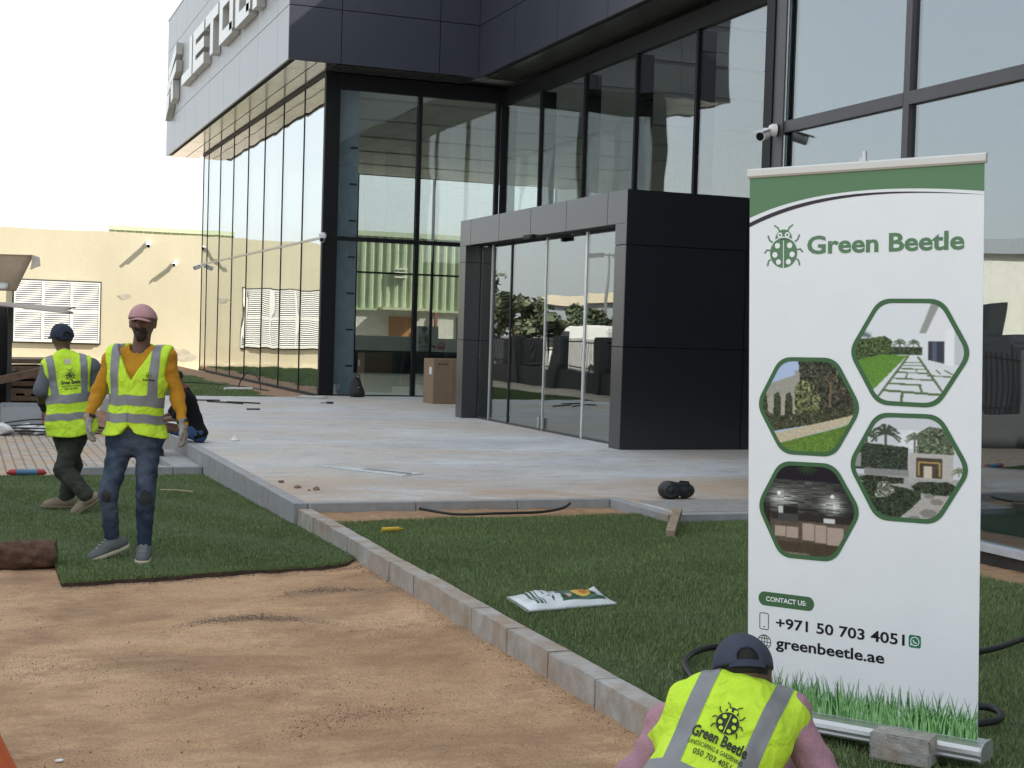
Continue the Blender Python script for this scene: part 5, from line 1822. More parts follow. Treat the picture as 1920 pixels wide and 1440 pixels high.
def shoe(parent, an, toe, ups, mu, ms, roll_side=None, Ls=.0):
    an, toe, u = np.array(an, float), np.array(toe, float), N(ups)
    d = toe - an; d = N(d - u * (d @ u)); sd_ = np.cross(d, u)
    base = np.array(an) - u * .085                         # point of the sole under the ankle
    L = Ls or .17
    lo, hi = bounds([base - d * .11, base + d * .24, an + u * .08], .08)
    v = Vol(lo, hi, .006)
    v.seg(base - d * .045 + u * .042, base + d * .02 + u * .050, .042, .045, .03)
    v.seg(base + d * .02 + u * .055, base + d * (L - .03) + u * .030, .045, .036, .03, (u, 1.05))
    v.seg(base + d * (L * .55) + u * .030, base + d * (L - .02) + u * .026, .044, .036, .02, (u, 1.35))
    v.seg(base - d * .01 + u * .05, an + u * .02, .044, .042, .02)
    v.cut(u, an + u * .035); v.cut(-u, base + u * .018)
    o = v.obj('shoe', mu, parent, 2)
    v = Vol(lo, hi, .006)
    v.seg(base - d * .047 + u * .012, base + d * .03 + u * .012, .044, .044, .02); v.seg(base + d * .03 + u * .012, base + d * (L - .015) + u * .012, .044, .040, .02)
    v.seg(base + d * (L * .6) + u * .012, base + d * (L - .02) + u * .012, .048, .042, .02)
    v.cut(u, base + u * .024); v.cut(-u, base - u * .002)
    v.obj('sole', ms, o, 1)
    lc = MB()
    for q in range(4):
        c = base + d * (.045 + .022 * q) + u * (.101 - .010 * q)
        lc.tube([c - sd_ * .022, c + u * .004, c + sd_ * .022], .0035, 6)
    lc.build('laces', [PM('lace_grey', (.35, .36, .36), .8)], o, True)
    return o


def vertex_normals(V, F):
    n = np.cross(V[F[:, 2]] - V[F[:, 0]], V[F[:, 3]] - V[F[:, 1]])
    o = np.zeros_like(V)
    for i in range(4): np.add.at(o, F[:, i], n)
    return o / (np.linalg.norm(o, axis=1)[:, None] + 1e-12)


def clip_piece(V, F, sv, off, Nn):
    """the part of a quad mesh where sv > 0, cut along the zero line, lifted by off"""
    P = V + Nn * off
    cnt = (sv[F] > 0).sum(1)
    out_v = [tuple(p) for p in P]; faces = [tuple(f) for f in F[cnt == 4]]; ec = {}
    for f in F[(cnt > 0) & (cnt < 4)]:
        poly = []
        for i in range(4):
            a, b = int(f[i]), int(f[(i + 1) % 4])
            if sv[a] > 0: poly.append(a)
            if (sv[a] > 0) != (sv[b] > 0):
                key = (min(a, b), max(a, b))
                if key not in ec:
                    t = sv[a] / (sv[a] - sv[b]); ec[key] = len(out_v); out_v.append(tuple(P[a] + (P[b] - P[a]) * t))
                poly.append(ec[key])
        if len(poly) >= 3: faces.append(tuple(poly))
    used = sorted({i for f in faces for i in f}); mp = {a: b for b, a in enumerate(used)}
    return [out_v[i] for i in used], [tuple(mp[i] for i in f) for f in faces]


def islands(V, F):
    par = list(range(len(V)))
    def find(a):
        while par[a] != a: par[a] = par[par[a]]; a = par[a]
        return a
    for f in F:
        r0 = find(f[0])
        for i in f[1:]: par[find(i)] = r0
    gr = {}
    for f in F: gr.setdefault(find(f[0]), []).append(f)
    return sorted(gr.values(), key=len, reverse=True)


def vest(parent, fr, J, vx, hem, neckcut, seed, bands, vs_c, vs_w, front_v=None, g=.030, flare=.02, arm_w=.152, sfl=0.0, back_lines=None):
    """bands: list of (c0,c1) heights of tape round the body; vs_c centre of the two shoulder tapes"""
    pts = [J['shL'], J['shR'], J['neck'], fr.w(0, 0, hem), fr.w(.2, .2, hem), fr.w(-.2, -.2, hem)]
    lo, hi = bounds(pts, .13)
    v = Vol(lo, hi, vx)
    JV = dict(J); JV['shL'] = J['shL'] + fr.r * .010; JV['shR'] = J['shR'] - fr.r * .010
    torso_sdf(v, fr, JV, g, 1.28)
    v.seg(fr.w(0, .0, hem - .05), fr.w(0, .0, fr.L * .45), .142 + flare + g * .6, .136 + g * .6, .05, (fr.f, 1.18))
    v.wrinkle(.0058, 30, seed, .7, 7); v.wrinkle(.0022, 75, seed + 3, .8, 7)
    X, Y, Z = v.grid()
    a = (X - fr.o[0]) * fr.r[0] + (Y - fr.o[1]) * fr.r[1] + (Z - fr.o[2]) * fr.r[2]
    b = (X - fr.o[0]) * fr.f[0] + (Y - fr.o[1]) * fr.f[1] + (Z - fr.o[2]) * fr.f[2]
    c = (X - fr.o[0]) * fr.up[0] + (Y - fr.o[1]) * fr.up[1] + (Z - fr.o[2]) * fr.up[2]
    h = hem + .012 * np.sin(a * 16 + seed)
    if front_v is not None:
        h = h + np.where(b > 0, .05 * np.exp(-((a - front_v[1]) / .035) ** 2), 0)
    v.D = np.maximum(v.D, (h - c).astype(np.float32))
    sc_ = (fr.loc(J['shL'])[2] + fr.loc(J['shR'])[2]) / 2
    pit = sc_ - .17                                                # armholes: cut back at the sides above the armpit
    tt = np.clip((c - pit) / .17, 0, 1.5)
    wid = arm_w + .045 * np.clip(1 - tt * 2.6, 0, 1) ** 2 + .03 * np.clip(tt - .55, 0, 1)
    v.D = np.where(c > pit - .02, np.maximum(v.D, np.abs(a) - wid), v.D).astype(np.float32)
    v.seg(np.array(J['neck']) - fr.up * .06 + fr.f * .03, np.array(J['neck']) + fr.up * .14 + fr.f * .03, neckcut, neckcut + .02, 0, None, 's')
    if front_v is not None:
        vb, x0 = front_v                                           # V opening: bottom height, centre
        tt = np.clip((c - vb) / (fr.L - vb), 0, 1.2)
        wv = np.abs(a - x0) - (.004 + .098 * tt)
        v.D = np.where((b > 0) & (c > vb), np.maximum(v.D, -wv), v.D).astype(np.float32)
        zp = np.abs(a - x0) - .004                                    # the open front edge
        v.D = np.where((b > 0) & (zp < 0) & (v.D > -.012), np.maximum(v.D, .006), v.D).astype(np.float32)
    V, F = v.smoothed(1)
    o = MO('safety_vest', fast_mesh('safety_vest', V, F, HIVIS, True), parent)
    A, B, Cc = fr.loc(V); Nn = vertex_normals(V, F)
    if ((V - fr.o) * 1).size and (Nn * (V - V.mean(0))).sum() < 0: Nn = -Nn
    sv = np.full(len(V), -1.0)
    for (c0, c1) in bands:
        wv_ = .004 * np.sin(A * 22 + seed) + .003 * np.sin(A * 51)
        sv = np.maximum(sv, np.minimum(Cc - c0 - wv_, c1 - Cc + wv_))
    top = max(q[1] for q in bands)
    for sg in (-1, 1):
        cen = vs_c[0] + sg * (vs_c[1] + sfl * (Cc - top))
        sv = np.maximum(sv, np.minimum(vs_w / 2 - np.abs(A - cen), Cc - top + .03))
    sv[np.abs(Nn @ fr.up) > .93] = np.minimum(sv[np.abs(Nn @ fr.up) > .93], -.002) if False else sv[np.abs(Nn @ fr.up) > .93]
    SV, SF = clip_piece(V, F, sv, .0025, Nn)
    for k, isl in enumerate(islands(SV, SF)):
        if len(isl) < 40: continue
        ids = sorted({i for f in isl for i in f}); mp = {p: q for q, p in enumerate(ids)}
        MO('reflective_stripe', mesh_from('reflective_stripe', [SV[i] for i in ids], [tuple(mp[i] for i in f) for f in isl], REFL, None, True), o)
    bvh = BVHTree.FromPolygons([Vector(p) for p in V], [tuple(f) for f in F])
    return o, bvh


def project(name, V2, F2, fr, bvh, sgn, parent, mat, off=.004, sub=0):
    """2d print (a: to the viewer's right, c: up) wrapped on the back (sgn=-1) or chest (+1)"""
    bm = bmesh.new()
    vs = [bm.verts.new((p[0], p[1], 0)) for p in V2]
    for f in F2:
        try: bm.faces.new([vs[i] for i in f])
        except ValueError: pass
    for _ in range(sub):
        bmesh.ops.triangulate(bm, faces=[f for f in bm.faces if len(f.verts) > 4])
        es = [e for e in bm.edges if e.calc_length() > .014]
        if es: bmesh.ops.subdivide_edges(bm, edges=es, cuts=1)
    bmesh.ops.triangulate(bm, faces=bm.faces)
    kill = []
    for v in bm.verts:
        a, c = v.co.x, v.co.y
        org = fr.w(a * (1 if sgn < 0 else -1), .6 * sgn, c)
        h, nn, i, d = bvh.ray_cast(Vector(org), Vector(-fr.f * sgn))
        if h is None or d > .8: kill.append(v); v.co = Vector(fr.w(0, 0, 0))
        else: v.co = h + Vector(fr.f * sgn) * off
    if kill: bmesh.ops.delete(bm, geom=kill, context='VERTS')
    me = bpy.data.meshes.new(name); bm.to_mesh(me); bm.free()
    if not len(me.polygons): return None
    me.materials.append(mat)
    return MO(name, me, parent)


def vest_print(fr, bvh, parent, c_x, c_top, sc, sgn=-1, sub=0, small=False):
    """beetle, name and two lines, sc = half height of the beetle body"""
    def shapes(P):
        V, F = [], []
        for p in P:
            b = len(V); V += list(p); F.append(tuple(range(b, b + len(p))))
        return V, F
    bx, by = c_x, c_top - 1.9 * sc
    V, F = shapes([[(bx + x * sc, by + y * sc) for x, y in p] for p in BD]); project('beetle_print', V, F, fr, bvh, sgn, parent, VPRINT, .0045, sub)
    V, F = shapes([[(bx + x * sc, by + y * sc) for x, y in p] for p in BL_]); project('beetle_spots', V, F, fr, bvh, sgn, parent, HIVIS, .0062, sub)
    lines = [('Green Beetle', 5.0, 1.05, -1.0 - 1.15, .03)]
    if not small: lines += [('LANDSCAPING & GARDENING', 4.9, .40, -1.0 - 1.85, .01), ('050 703 4051', 3.4, .52, -1.0 - 2.65, .01)]
    for body, w, capH, dy, off in lines:
        V, F = text_poly(body, off, 2); Vc, _ = text_poly('H', off, 2)
        x0, x1 = V[:, 0].min(), V[:, 0].max(); hc = Vc[:, 1].max() - Vc[:, 1].min()
        W = [(bx + ((p[0] - x0) / (x1 - x0) - .5) * w * sc, by + dy * sc + (p[1] - Vc[:, 1].min()) / hc * capH * sc) for p in V]
        for FS in words(V, F):
            ids = sorted({i for f in FS for i in f}); mp = {a: b for b, a in enumerate(ids)}
            project('vest_lettering', [W[i] for i in ids], [tuple(mp[i] for i in f) for f in FS], fr, bvh, sgn, parent, VPRINT, .0045, sub)


def cap(parent, hc, hf, hu, mat, vx=.006, back_open=False, under=None, brim=1.0, edge=-.004, tilt=0.0):
    nf, nu = hf, hu; nr = np.cross(nf, nu)
    hf, hu, hr = hf * HS, hu * HS, nr * HS
    lo, hi = bounds([hc - hf * .13, hc + hf * .2 * brim, hc + hu * .13, hc - hr * .13, hc + hr * .13, hc - hu * .06], .03)
    v = Vol(lo, hi, vx)
    v.seg(hc + hu * .010 - hf * .014, hc + hu * .018 + hf * .006, .1025 * HS, .0985 * HS, .02, (nr, 1.11))
    v.seg(hc - hu * .02 - hf * .012, hc + hu * .0 + hf * .004, .101 * HS, .101 * HS, .02, (nr, 1.11))
    v.cut(-nu - nf * tilt, hc + hu * edge)
    if back_open:
        c = hc - hf * .1 + hu * .012
        v.seg(c, c - hf * .1, .034, .034, 0, None, 's')
        v.seg(c - hu * .014, c - hf * .1 - hu * .014, .034, .034, 0, None, 's')
    v.wrinkle(.0015, 50, 3)
    o = v.obj('cap', mat, parent, 1)
    if back_open:
        sb = MB()
        A = np.linspace(-.62, .62, 15); P = []
        for an in A:
            p = hc - hu * .004 + (-hf * math.cos(an) * .116 + hr * math.sin(an) * .098)
            P.append(p)
        V = [p - hu * .010 for p in P] + [p + hu * .012 for p in P]; n = len(P)
        V2 = [q - hf * .003 for q in V]
        F = [(i, i + 1, n + i + 1, n + i) for i in range(n - 1)]
        sb.add(V, F).add(V2, F)
        sb.build('strap', [mat], o, True)
    v = Vol(lo, hi, .005)
    bc = hc + hf * .070 + hu * (edge + .006)
    v.seg(bc, bc + hf * .045 * brim - hu * .012, .076 * HS, .066 * HS, 0)
    X, Y, Z = v.grid()
    a = (X - bc[0]) * nr[0] + (Y - bc[1]) * nr[1] + (Z - bc[2]) * nr[2]
    b = (X - bc[0]) * nf[0] + (Y - bc[1]) * nf[1] + (Z - bc[2]) * nf[2]
    c = (X - bc[0]) * nu[0] + (Y - bc[1]) * nu[1] + (Z - bc[2]) * nu[2]
    sheet_ = np.abs(c + .10 * b + 5.0 * a * a - .004) - .0042
    v.D = np.maximum(v.D, sheet_.astype(np.float32)); v.D = np.maximum(v.D, (-b - .005).astype(np.float32))
    v.obj('peak', mat, o, 1)
    return o


def build_person(name, label, J, hc, hf, hu, col, vx=.008, gloves=None, shirt='long', vest_kw=None, cap_kw=None, shoe_kw=None, beard=False, base=None, foot_up=None, hands=None, collar=None):
    J = {k: np.array(q, float) for k, q in J.items()}
    hf, hu = N(hf), N(hu); hf = N(hf - hu * (hf @ hu)); hr = np.cross(hf, hu); hc = np.array(hc, float)
    fr = Frame((J['hipL'] + J['hipR']) / 2, J['neck'], J['shL'], J['shR'])
    t = E('person', base, label, 'person')
    allp = list(J.values()) + [hc + hu * .12, hc - hu * .12, hc + hf * .13]
    lo, hi = bounds(allp, .13)
    # one continuous body
    v = Vol(lo, hi, vx)
    torso_sdf(v, fr, J, -.02)
    for s in 'LR':
        arm_sdf(v, J, s, -.009 if shirt == 'long' else -.003); leg_sdf(v, J, s, -.010)
        v.seg(J['an' + s], J['an' + s] * .85 + J['to' + s] * .15 - np.array((0, 0, .03)), .030, .024, .01)
        if hands and s in hands:
            d, n_, s_ = hands[s]; hand_sdf(v, J['wr' + s], N(d), N(n_), N(s_), 34)
    v.seg(J['neck'] - fr.up * .05, hc - hu * .06 - hf * .012, .056, .052, .03)
    head_sdf(v, hc, hf, hu, hr)
    v.obj('body', SKIN, t, 1)
    # trousers
    v = Vol(*bounds([J[k + s] for k in ('hip', 'kn', 'an') for s in 'LR'] + [fr.w(0, 0, .12)], .16), vx)
    for s in 'LR':
        leg_sdf(v, J, s, .006 + col.get('legw', 0), (.076, .056, .040), .014)
    v.seg(J['hipL'] + fr.up * .008, J['hipR'] + fr.up * .008, .098, None, .03, (fr.f, 1.1)); v.seg(fr.w(0, 0, .045), fr.w(0, 0, .11), .120, .122, .04, (fr.f, 1.25))
    v.wrinkle(.0032, 40, 5, .9, 7); v.wrinkle(.0024, 90, 6, 1.3, 8)
    v.cut(fr.up, fr.w(0, 0, .13))
    for s in 'LR':
        ax = N(J['an' + s] - J['kn' + s]); ends = J['an' + s] + ax * .0
    V, F = v.smoothed(1)
    tr = MO('trousers', fast_mesh('trousers', V, F, col['trousers'], True), t)
    for (pc, pr, pm, pn) in col.get('patch', ()):
        Nn = vertex_normals(V, F)
        if (Nn * (V - V.mean(0))).sum() < 0: Nn = -Nn
        d_ = V - np.array(pc); d_[:, 2] *= .8
        sv = pr - np.linalg.norm(d_, axis=1) + .006 * np.sin(V[:, 2] * 130) * np.sin(V[:, 0] * 110)
        sv = np.where(Nn @ camf < .2, sv, -1)
        PV, PF = clip_piece(V, F, sv, .0018, Nn)
        if PF: MO(pn, mesh_from(pn, PV, PF, pm, None, True), tr)
    # shirt
    v = Vol(*bounds([J['shL'], J['shR'], J['elL'], J['elR'], J['wrL'], J['wrR'], J['neck'], fr.w(0, 0, .05)], .16), vx)
    torso_sdf(v, fr, J, .010)
    v.wrinkle(.004, 40, 9, .8)
    v.cut(-fr.up, fr.w(0, 0, col.get('shirt_hem', .04)))
    for s in 'LR':
        if shirt == 'long':
            arm_sdf(v, J, s, col.get('armw', .009))
        else:
            v.seg(J['sh' + s], J['sh' + s] * .12 + J['el' + s] * .88, .062, .066, .03)
    if shirt == 'long':
        v.wrinkle(.0050, 58, 12, 1.2, 7)
    v.seg(J['neck'] - fr.up * .002 + fr.f * .012, J['neck'] + fr.up * .12 + fr.f * .03, .058, .07, 0, None, 's')
    so_ = v.obj('shirt', col['shirt'], t, 1)
    if shirt == 'long' and col.get('cuff'):
        for s in 'LR':
            ax = N(J['wr' + s] - J['el' + s])
            MB().tube([J['wr' + s] - ax * .022, J['wr' + s] - ax * .002], [.037, .035], 16).build('cuff', [col['cuff']], so_, True)
    if vest_kw:
        pk = vest_kw.pop('print', None)
        vo, bvh = vest(t, fr, J, **vest_kw)
        if pk:
            for q in pk: vest_print(fr, bvh, vo, **q)
        if col.get('tag'):
            project('neck_label', [(-.022 + col['tag'], fr.L - .075), (.022 + col['tag'], fr.L - .075), (.022 + col['tag'], fr.L - .035), (-.022 + col['tag'], fr.L - .035)], [(0, 1, 2, 3)], fr, bvh, -1, vo, EYEW, .004, 2)
    if cap_kw is not None: cap(t, hc, hf, hu, **cap_kw)
    if True:
        v = Vol(*bounds([hc], .16), vx)
        v.seg(hc + hu * HS * .012 - hf * .014, hc + hu * HS * .014, .0955 * HS, .090 * HS, .02, (hr, 1.15)); v.cut(N(hf * .8 - hu * .6), hc + hf * .03 + hu * .02); v.cut(-hu, hc - hu * .030)
        v.obj('hair', HAIR, t, 1)
    for s in (1, -1):
        e = hc + (hf * .074 + hu * .008 + hr * .033 * s) * HS
        MB().tube([e - hf * .012, e - hf * .004, e + hf * .003, e + hf * .006], [.003, .0085, .007, .003], 12).build('eye', [EYEW], t, True)
        MB().tube([e + hf * .005, e + hf * .0075], [.0055, .004], 10).build('pupil', [CAMB], t, True)
    if beard:
        v = Vol(*bounds([hc - hu * .1, hc + hf * .1], .1), .005)
        hf, hu, hr = hf * HS, hu * HS, hr * HS
        v.seg(hc + hf * .026 - hu * .050, hc + hf * .045 - hu * .093, .0605 * HS, .0385 * HS, .03)
        v.seg(hc + hf * .083 - hu * .050 - hr * .026, hc + hf * .083 - hu * .050 + hr * .026, .0135, None, .012)
        v.cut(N(hu - hf * .30), hc - hu * .050 + hf * .05)
        v.wrinkle(.002, 160, 2)
        v.obj('beard', PM('beard_hair', (.022, .017, .015), .8, var=.4, vs=90, bump=.004, bs=260), t, 1); hf, hu, hr = N(hf), N(hu), N(hr)
    for s in 'LR':
        u = (foot_up or {}).get(s, (0, 0, 1))
        shoe(t, J['an' + s], J['to' + s], u, col['shoe'], col['sole'])
        if gloves and s in gloves:
            d, n_, s_ = gloves[s]
            v = Vol(*bounds([J['wr' + s], J['wr' + s] + N(d) * .2], .09), .004)
            hand_sdf(v, J['wr' + s], N(d), N(n_), N(s_), col.get('curl', 38), 1.05, .0025)
            ax = N(d); v.seg(J['wr' + s] - ax * .012, J['wr' + s] + ax * .01, .033, .030, .01)
            v.wrinkle(.001, 150, 4)
            v.obj('glove', col['glove'], t, 1)
    return t, fr


JEAN = fabric('blue_denim', (.034, .054, .092), var=.3, vs=8, bump=.008, bs=30, stretch=(1, 1, 1.2), col2=(.11, .14, .18), c2s=4, c2lo=.44, c2hi=.72)
camf = np.array([.362, .932, 0]); cr = np.array([.932, -.362, 0])
KNEE = fabric('muddy_knee', (.040, .042, .046)); FRAY = fabric('frayed_denim', (.42, .46, .5))
JEAN2 = fabric('dark_blue_denim', (.045, .09, .19), var=.2)
OLIVE = fabric('olive_trousers', (.050, .055, .045), var=.25, bump=.010, bs=24, stretch=(1, 1, 2))
MUST = fabric('mustard_knit', (.52, .25, .024), var=.12, vs=14, bump=.008, bs=30, stretch=(1, 1, 2.2))
GREYT = fabric('grey_tshirt', (.13, .14, .16), var=.12)
PINK = fabric('pink_sleeve', (.43, .245, .30), var=.16, bump=.018, bs=14)
BLACK = fabric('black_tshirt', (.008, .008, .009), var=.15)
CPINK = fabric('dusty_pink_cap', (.47, .27, .275), .8); CNAVY = fabric('navy_cap', (.028, .036, .062), .8); CNAVY2 = fabric('slate_navy_cap', (.055, .064, .095), .75)
GLOVE = fabric('grey_work_glove', (.33, .31, .28), .9, .25, 30, .002, 200, col2=(.14, .12, .10), c2s=14, c2lo=.5, c2hi=.66)
SHGREY = fabric('grey_trainer', (.13, .14, .145), .7); SHTAN = fabric('tan_boot', (.27, .215, .155), .8, .2); SHBLK = fabric('black_shoe', (.02, .02, .02), .6)
SOLEW = PM('pale_sole', (.50, .46, .34), .7); SOLEB = PM('dark_sole', (.05, .045, .04), .8); SOLET = PM('tan_sole', (.22, .17, .11), .8)
camf = np.array([.362, .932, 0]); cr = np.array([.932, -.362, 0])

# --- man in mustard sleeves, walking towards us
J1 = dict(neck=(1.047, 9.235, 1.345), shR=(.890, 9.290, 1.292), shL=(1.205, 9.168, 1.300), elR=(.803, 9.330, 1.075), wrR=(.748, 9.290, .915), elL=(1.277, 9.160, 1.065), wrL=(1.302, 9.080, .892),
          hipR=(.945, 9.262, .765), hipL=(1.105, 9.200, .765), knR=(.868, 9.215, .430), knL=(1.092, 9.155, .425), anR=(.905, 9.270, .140), anL=(1.090, 9.175, .105), toR=(.72, 9.225, .015), toL=(1.055, 8.98, .02))
p1, fr1 = build_person('person', 'bearded man in pink cap, mustard sleeves and yellow vest walking towards us on the turf', J1, (1.056, 9.205, 1.530), -camf + np.array([.05, 0, -.06]), (0, 0, 1),
    dict(trousers=JEAN, shirt=MUST, cuff=PM('dark_cuff', (.05, .03, .015), .9), shoe=SHGREY, sole=SOLEW, glove=GLOVE, curl=34, legw=-.003, armw=.004, shirt_hem=.085,
         patch=[((.845, 9.15, .425), .036, KNEE, 'knee_patch'), ((1.085, 9.09, .42), .044, KNEE, 'knee_patch'), ((.912, 9.15, .66), .013, FRAY, 'frayed_patch'), ((1.15, 9.10, .655), .012, FRAY, 'frayed_patch'), ((1.05, 9.08, .60), .012, FRAY, 'frayed_patch')]),
    vx=.008, gloves={'R': ((-.05, -.1, -1), (.85, -.4, .1), (-.1, -.95, -.1)), 'L': ((.16, -.18, -1), (-.75, .5, .1), (-.35, -.9, -.1))},
    vest_kw=dict(vx=.0075, hem=.045, neckcut=.066, seed=2, bands=[(.235, .30), (.128, .185)], vs_c=(.0, .118), vs_w=.056, front_v=(.395, .012), g=.032, flare=.018, sfl=.03, arm_w=.180,
                 print=[dict(c_x=.098, c_top=.455, sc=.0145, sgn=1, small=True)]),
    cap_kw=dict(mat=CPINK, edge=.016, tilt=-.12), beard=True, base=(1.0, 9.2, .03), foot_up={'R': (-.32, -.02, .95)})
# dark knee stains on the jeans
# --- man walking away
J2 = dict(neck=(.765, 11.90, 1.245), shL=(.648, 11.87, 1.150), shR=(.965, 11.88, 1.160), elL=(.578, 11.86, .940), wrL=(.600, 12.06, .850), elR=(1.035, 11.92, .945), wrR=(1.02, 12.10, .86),
          hipL=(.742, 11.86, .700), hipR=(.895, 11.86, .700), knL=(.845, 11.99, .345), knR=(.765, 11.86, .330), anL=(.800, 12.02, .085), anR=(.940, 11.70, .135), toL=(.62, 12.06, .01), toR=(.775, 11.74, -.05))
p2, fr2 = build_person('person', 'man in navy cap and olive trousers walking away, Green Beetle print on his yellow vest', J2, (.738, 11.94, 1.392), (-.35, .93, -.12), (-.03, -.05, 1),
    dict(trousers=OLIVE, shirt=GREYT, shoe=SHTAN, sole=SOLET, glove=fabric('dark_glove', (.035, .033, .03)), legw=.014, tag=.004),
    vx=.009, shirt='short', gloves={'L': ((.15, .9, -.35), (.9, -.1, .1), (.1, .3, .9)), 'R': ((-.1, .9, -.35), (-.9, 0, .1), (0, .3, .9))},
    vest_kw=dict(vx=.008, hem=-.10, neckcut=.060, seed=5, bands=[(.165, .235), (.030, .085)], vs_c=(.0, .112), vs_w=.056, g=.028, flare=.035, sfl=.06, arm_w=.170,
                 print=[dict(c_x=.012, c_top=.435, sc=.030)]),
    cap_kw=dict(mat=CNAVY, back_open=True), base=(.85, 11.85, 0), foot_up={'R': (-.55, -.1, .80)})
# --- man sitting on the terrace edge
J3 = dict(neck=(2.375, 16.55, .770), shL=(2.36, 16.38, .700), shR=(2.40, 16.72, .705), elL=(2.26, 16.30, .46), wrL=(2.10, 16.42, .43), elR=(2.28, 16.78, .47), wrR=(2.11, 16.66, .43),
          hipL=(2.555, 16.47, .262), hipR=(2.555, 16.64, .262), knL=(2.175, 16.42, .345), knR=(2.175, 16.70, .345), anL=(2.06, 16.38, .115), anR=(2.06, 16.74, .115), toL=(1.86, 16.34, .03), toR=(1.86, 16.78, .03))
p3, fr3 = build_person('person', 'man in black shirt and blue jeans sitting on the terrace edge, half hidden', J3, (2.272, 16.55, .895), (-.85, -.05, -.5), (-.5, 0, .85),
    dict(trousers=JEAN2, shirt=BLACK, shoe=SHBLK, sole=SOLEB, shirt_hem=-.03), vx=.009, shirt='short', hands={'L': ((-.8, .5, -.2), (0, .3, -.9), (-.3, .6, .5)), 'R': ((-.8, -.5, -.2), (0, -.3, -.9), (-.3, -.6, .5))}, base=(2.4, 16.55, .17))
MB().tube([np.array((2.375, 16.55, .770)) + np.array((0.05 * math.cos(a) * .9 + .02 * math.sin(a) * 0, .062 * math.sin(a), .02 + .035 * math.cos(a))) for a in np.linspace(0, 6.28, 20)], .007, 6).build('red_collar', [PM('red_trim', (.4, .02, .03), .8)], p3, True)
# --- man crouching in the foreground
J4 = dict(neck=(2.211, 3.690, .462), shL=(2.015, 3.790, .338), shR=(2.345, 3.660, .392), elL=(1.915, 3.815, .180), wrL=(2.06, 4.05, .12), elR=(2.438, 3.570, .205), wrR=(2.40, 3.85, .20),
          hipL=(1.885, 3.595, .120), hipR=(2.030, 3.535, .120), knL=(2.05, 3.97, .12), knR=(2.27, 3.84, .12), anL=(1.88, 3.42, .095), anR=(2.04, 3.36, .095), toL=(1.82, 3.24, .02), toR=(1.97, 3.18, .02))
p4, fr4 = build_person('person', 'crouching man in slate cap, pink sleeves and Green Beetle vest in front of the banner', J4, (2.228, 3.728, .522), (.34, .86, -.42), (.15, .40, .90),
    dict(trousers=OLIVE, shirt=PINK, cuff=PINK, shoe=SHBLK, sole=SOLEB, glove=GLOVE, armw=.015), vx=.007,
    gloves={'L': ((.5, .8, -.25), (.3, -.3, -.9), (.7, -.5, .2)), 'R': ((-.1, .95, -.3), (-.2, -.2, -.95), (-.9, -.1, .2))},
    vest_kw=dict(vx=.006, hem=-.08, neckcut=.058, seed=8, bands=[(.08, .13), (-.02, .03)], vs_c=(.0, .100), vs_w=.050, g=.028, flare=.02, sfl=.02, arm_w=.190,
                 print=[dict(c_x=.004, c_top=.356, sc=.034, sub=2)]),
    cap_kw=dict(mat=CNAVY2, back_open=True, vx=.005), base=(2.0, 3.6, 0))

# ================================================================== things lying about
# roll of turf
tr0 = E('turf_roll', (.0, 9.06, .0), 'rolled-up brown strip of turf lying at the left edge of the laid sod', 'turf roll')
V = []; F = []
nx_, na = 60, 40
for i in range(nx_ + 1):
    x = -.75 + 1.30 * i / nx_
    for j in range(na):
        a = 2 * math.pi * j / na
        r = .086 + .004 * math.sin(3 * a + x * 7) + .0035 * math.sin(x * 41 + a * 5) + .003 * math.sin(x * 23 - a * 9)
        V.append((x + (.006 * math.sin(a * 7) + .004 * math.sin(a * 13) if i in (0, nx_) else 0), 9.055 + .012 * math.sin(x * 3) + r * math.cos(a) * 1.05, .088 + r * math.sin(a)))
for i in range(nx_):
    for j in range(na):
        F.append((i * na + j, i * na + (j + 1) % na, (i + 1) * na + (j + 1) % na, (i + 1) * na + j))
MO('roll', mesh_from('roll', V, F, PM('root_mat', (.125, .068, .042), .95, var=.4, vs=22, bump=.014, bs=60, col2=(.05, .028, .02), c2s=13, c2lo=.48, c2hi=.68), None, True), tr0)
mb = MB()
P = []
for t in np.linspace(0, 5.2 * math.pi, 90):
    r = .012 + .0046 * t
    P.append((.548 + .004 * math.sin(t * 5), 9.055 + r * math.cos(t), .088 + r * math.sin(t)))
for i in range(len(P) - 1):
    a, b = Vector(P[i]), Vector(P[i + 1])
    c = Vector((0, 9.055, .088)); da = (a - Vector((a.x, c.y, c.z))).normalized(); db = (b - Vector((b.x, c.y, c.z))).normalized()
    mb.add([a - da * .008, a + da * .006, b + db * .006, b - db * .008], [(0, 1, 2, 3)], 0)
    mb.add([a + da * .006, a + da * .018, b + db * .018, b + db * .006], [(0, 1, 2, 3)], 1)
mb.build('rolled_end', [SODSIDE, PM('rolled_grass', (.02, .035, .012), .9)], tr0)
rg = nrg
Np = 1500
an = rg.uniform(0, 6.28, Np); rr_ = .03 + .06 * rg.uniform(0, 1, Np)
g = MO('fringe', blades('fringe', .545 + rg.uniform(0, .012, Np), 9.055 + rr_ * np.cos(an), .088 + rr_ * np.sin(an) - .01, .01, .03, .005, GRASS, 9), tr0)
g['kind'] = 'stuff'

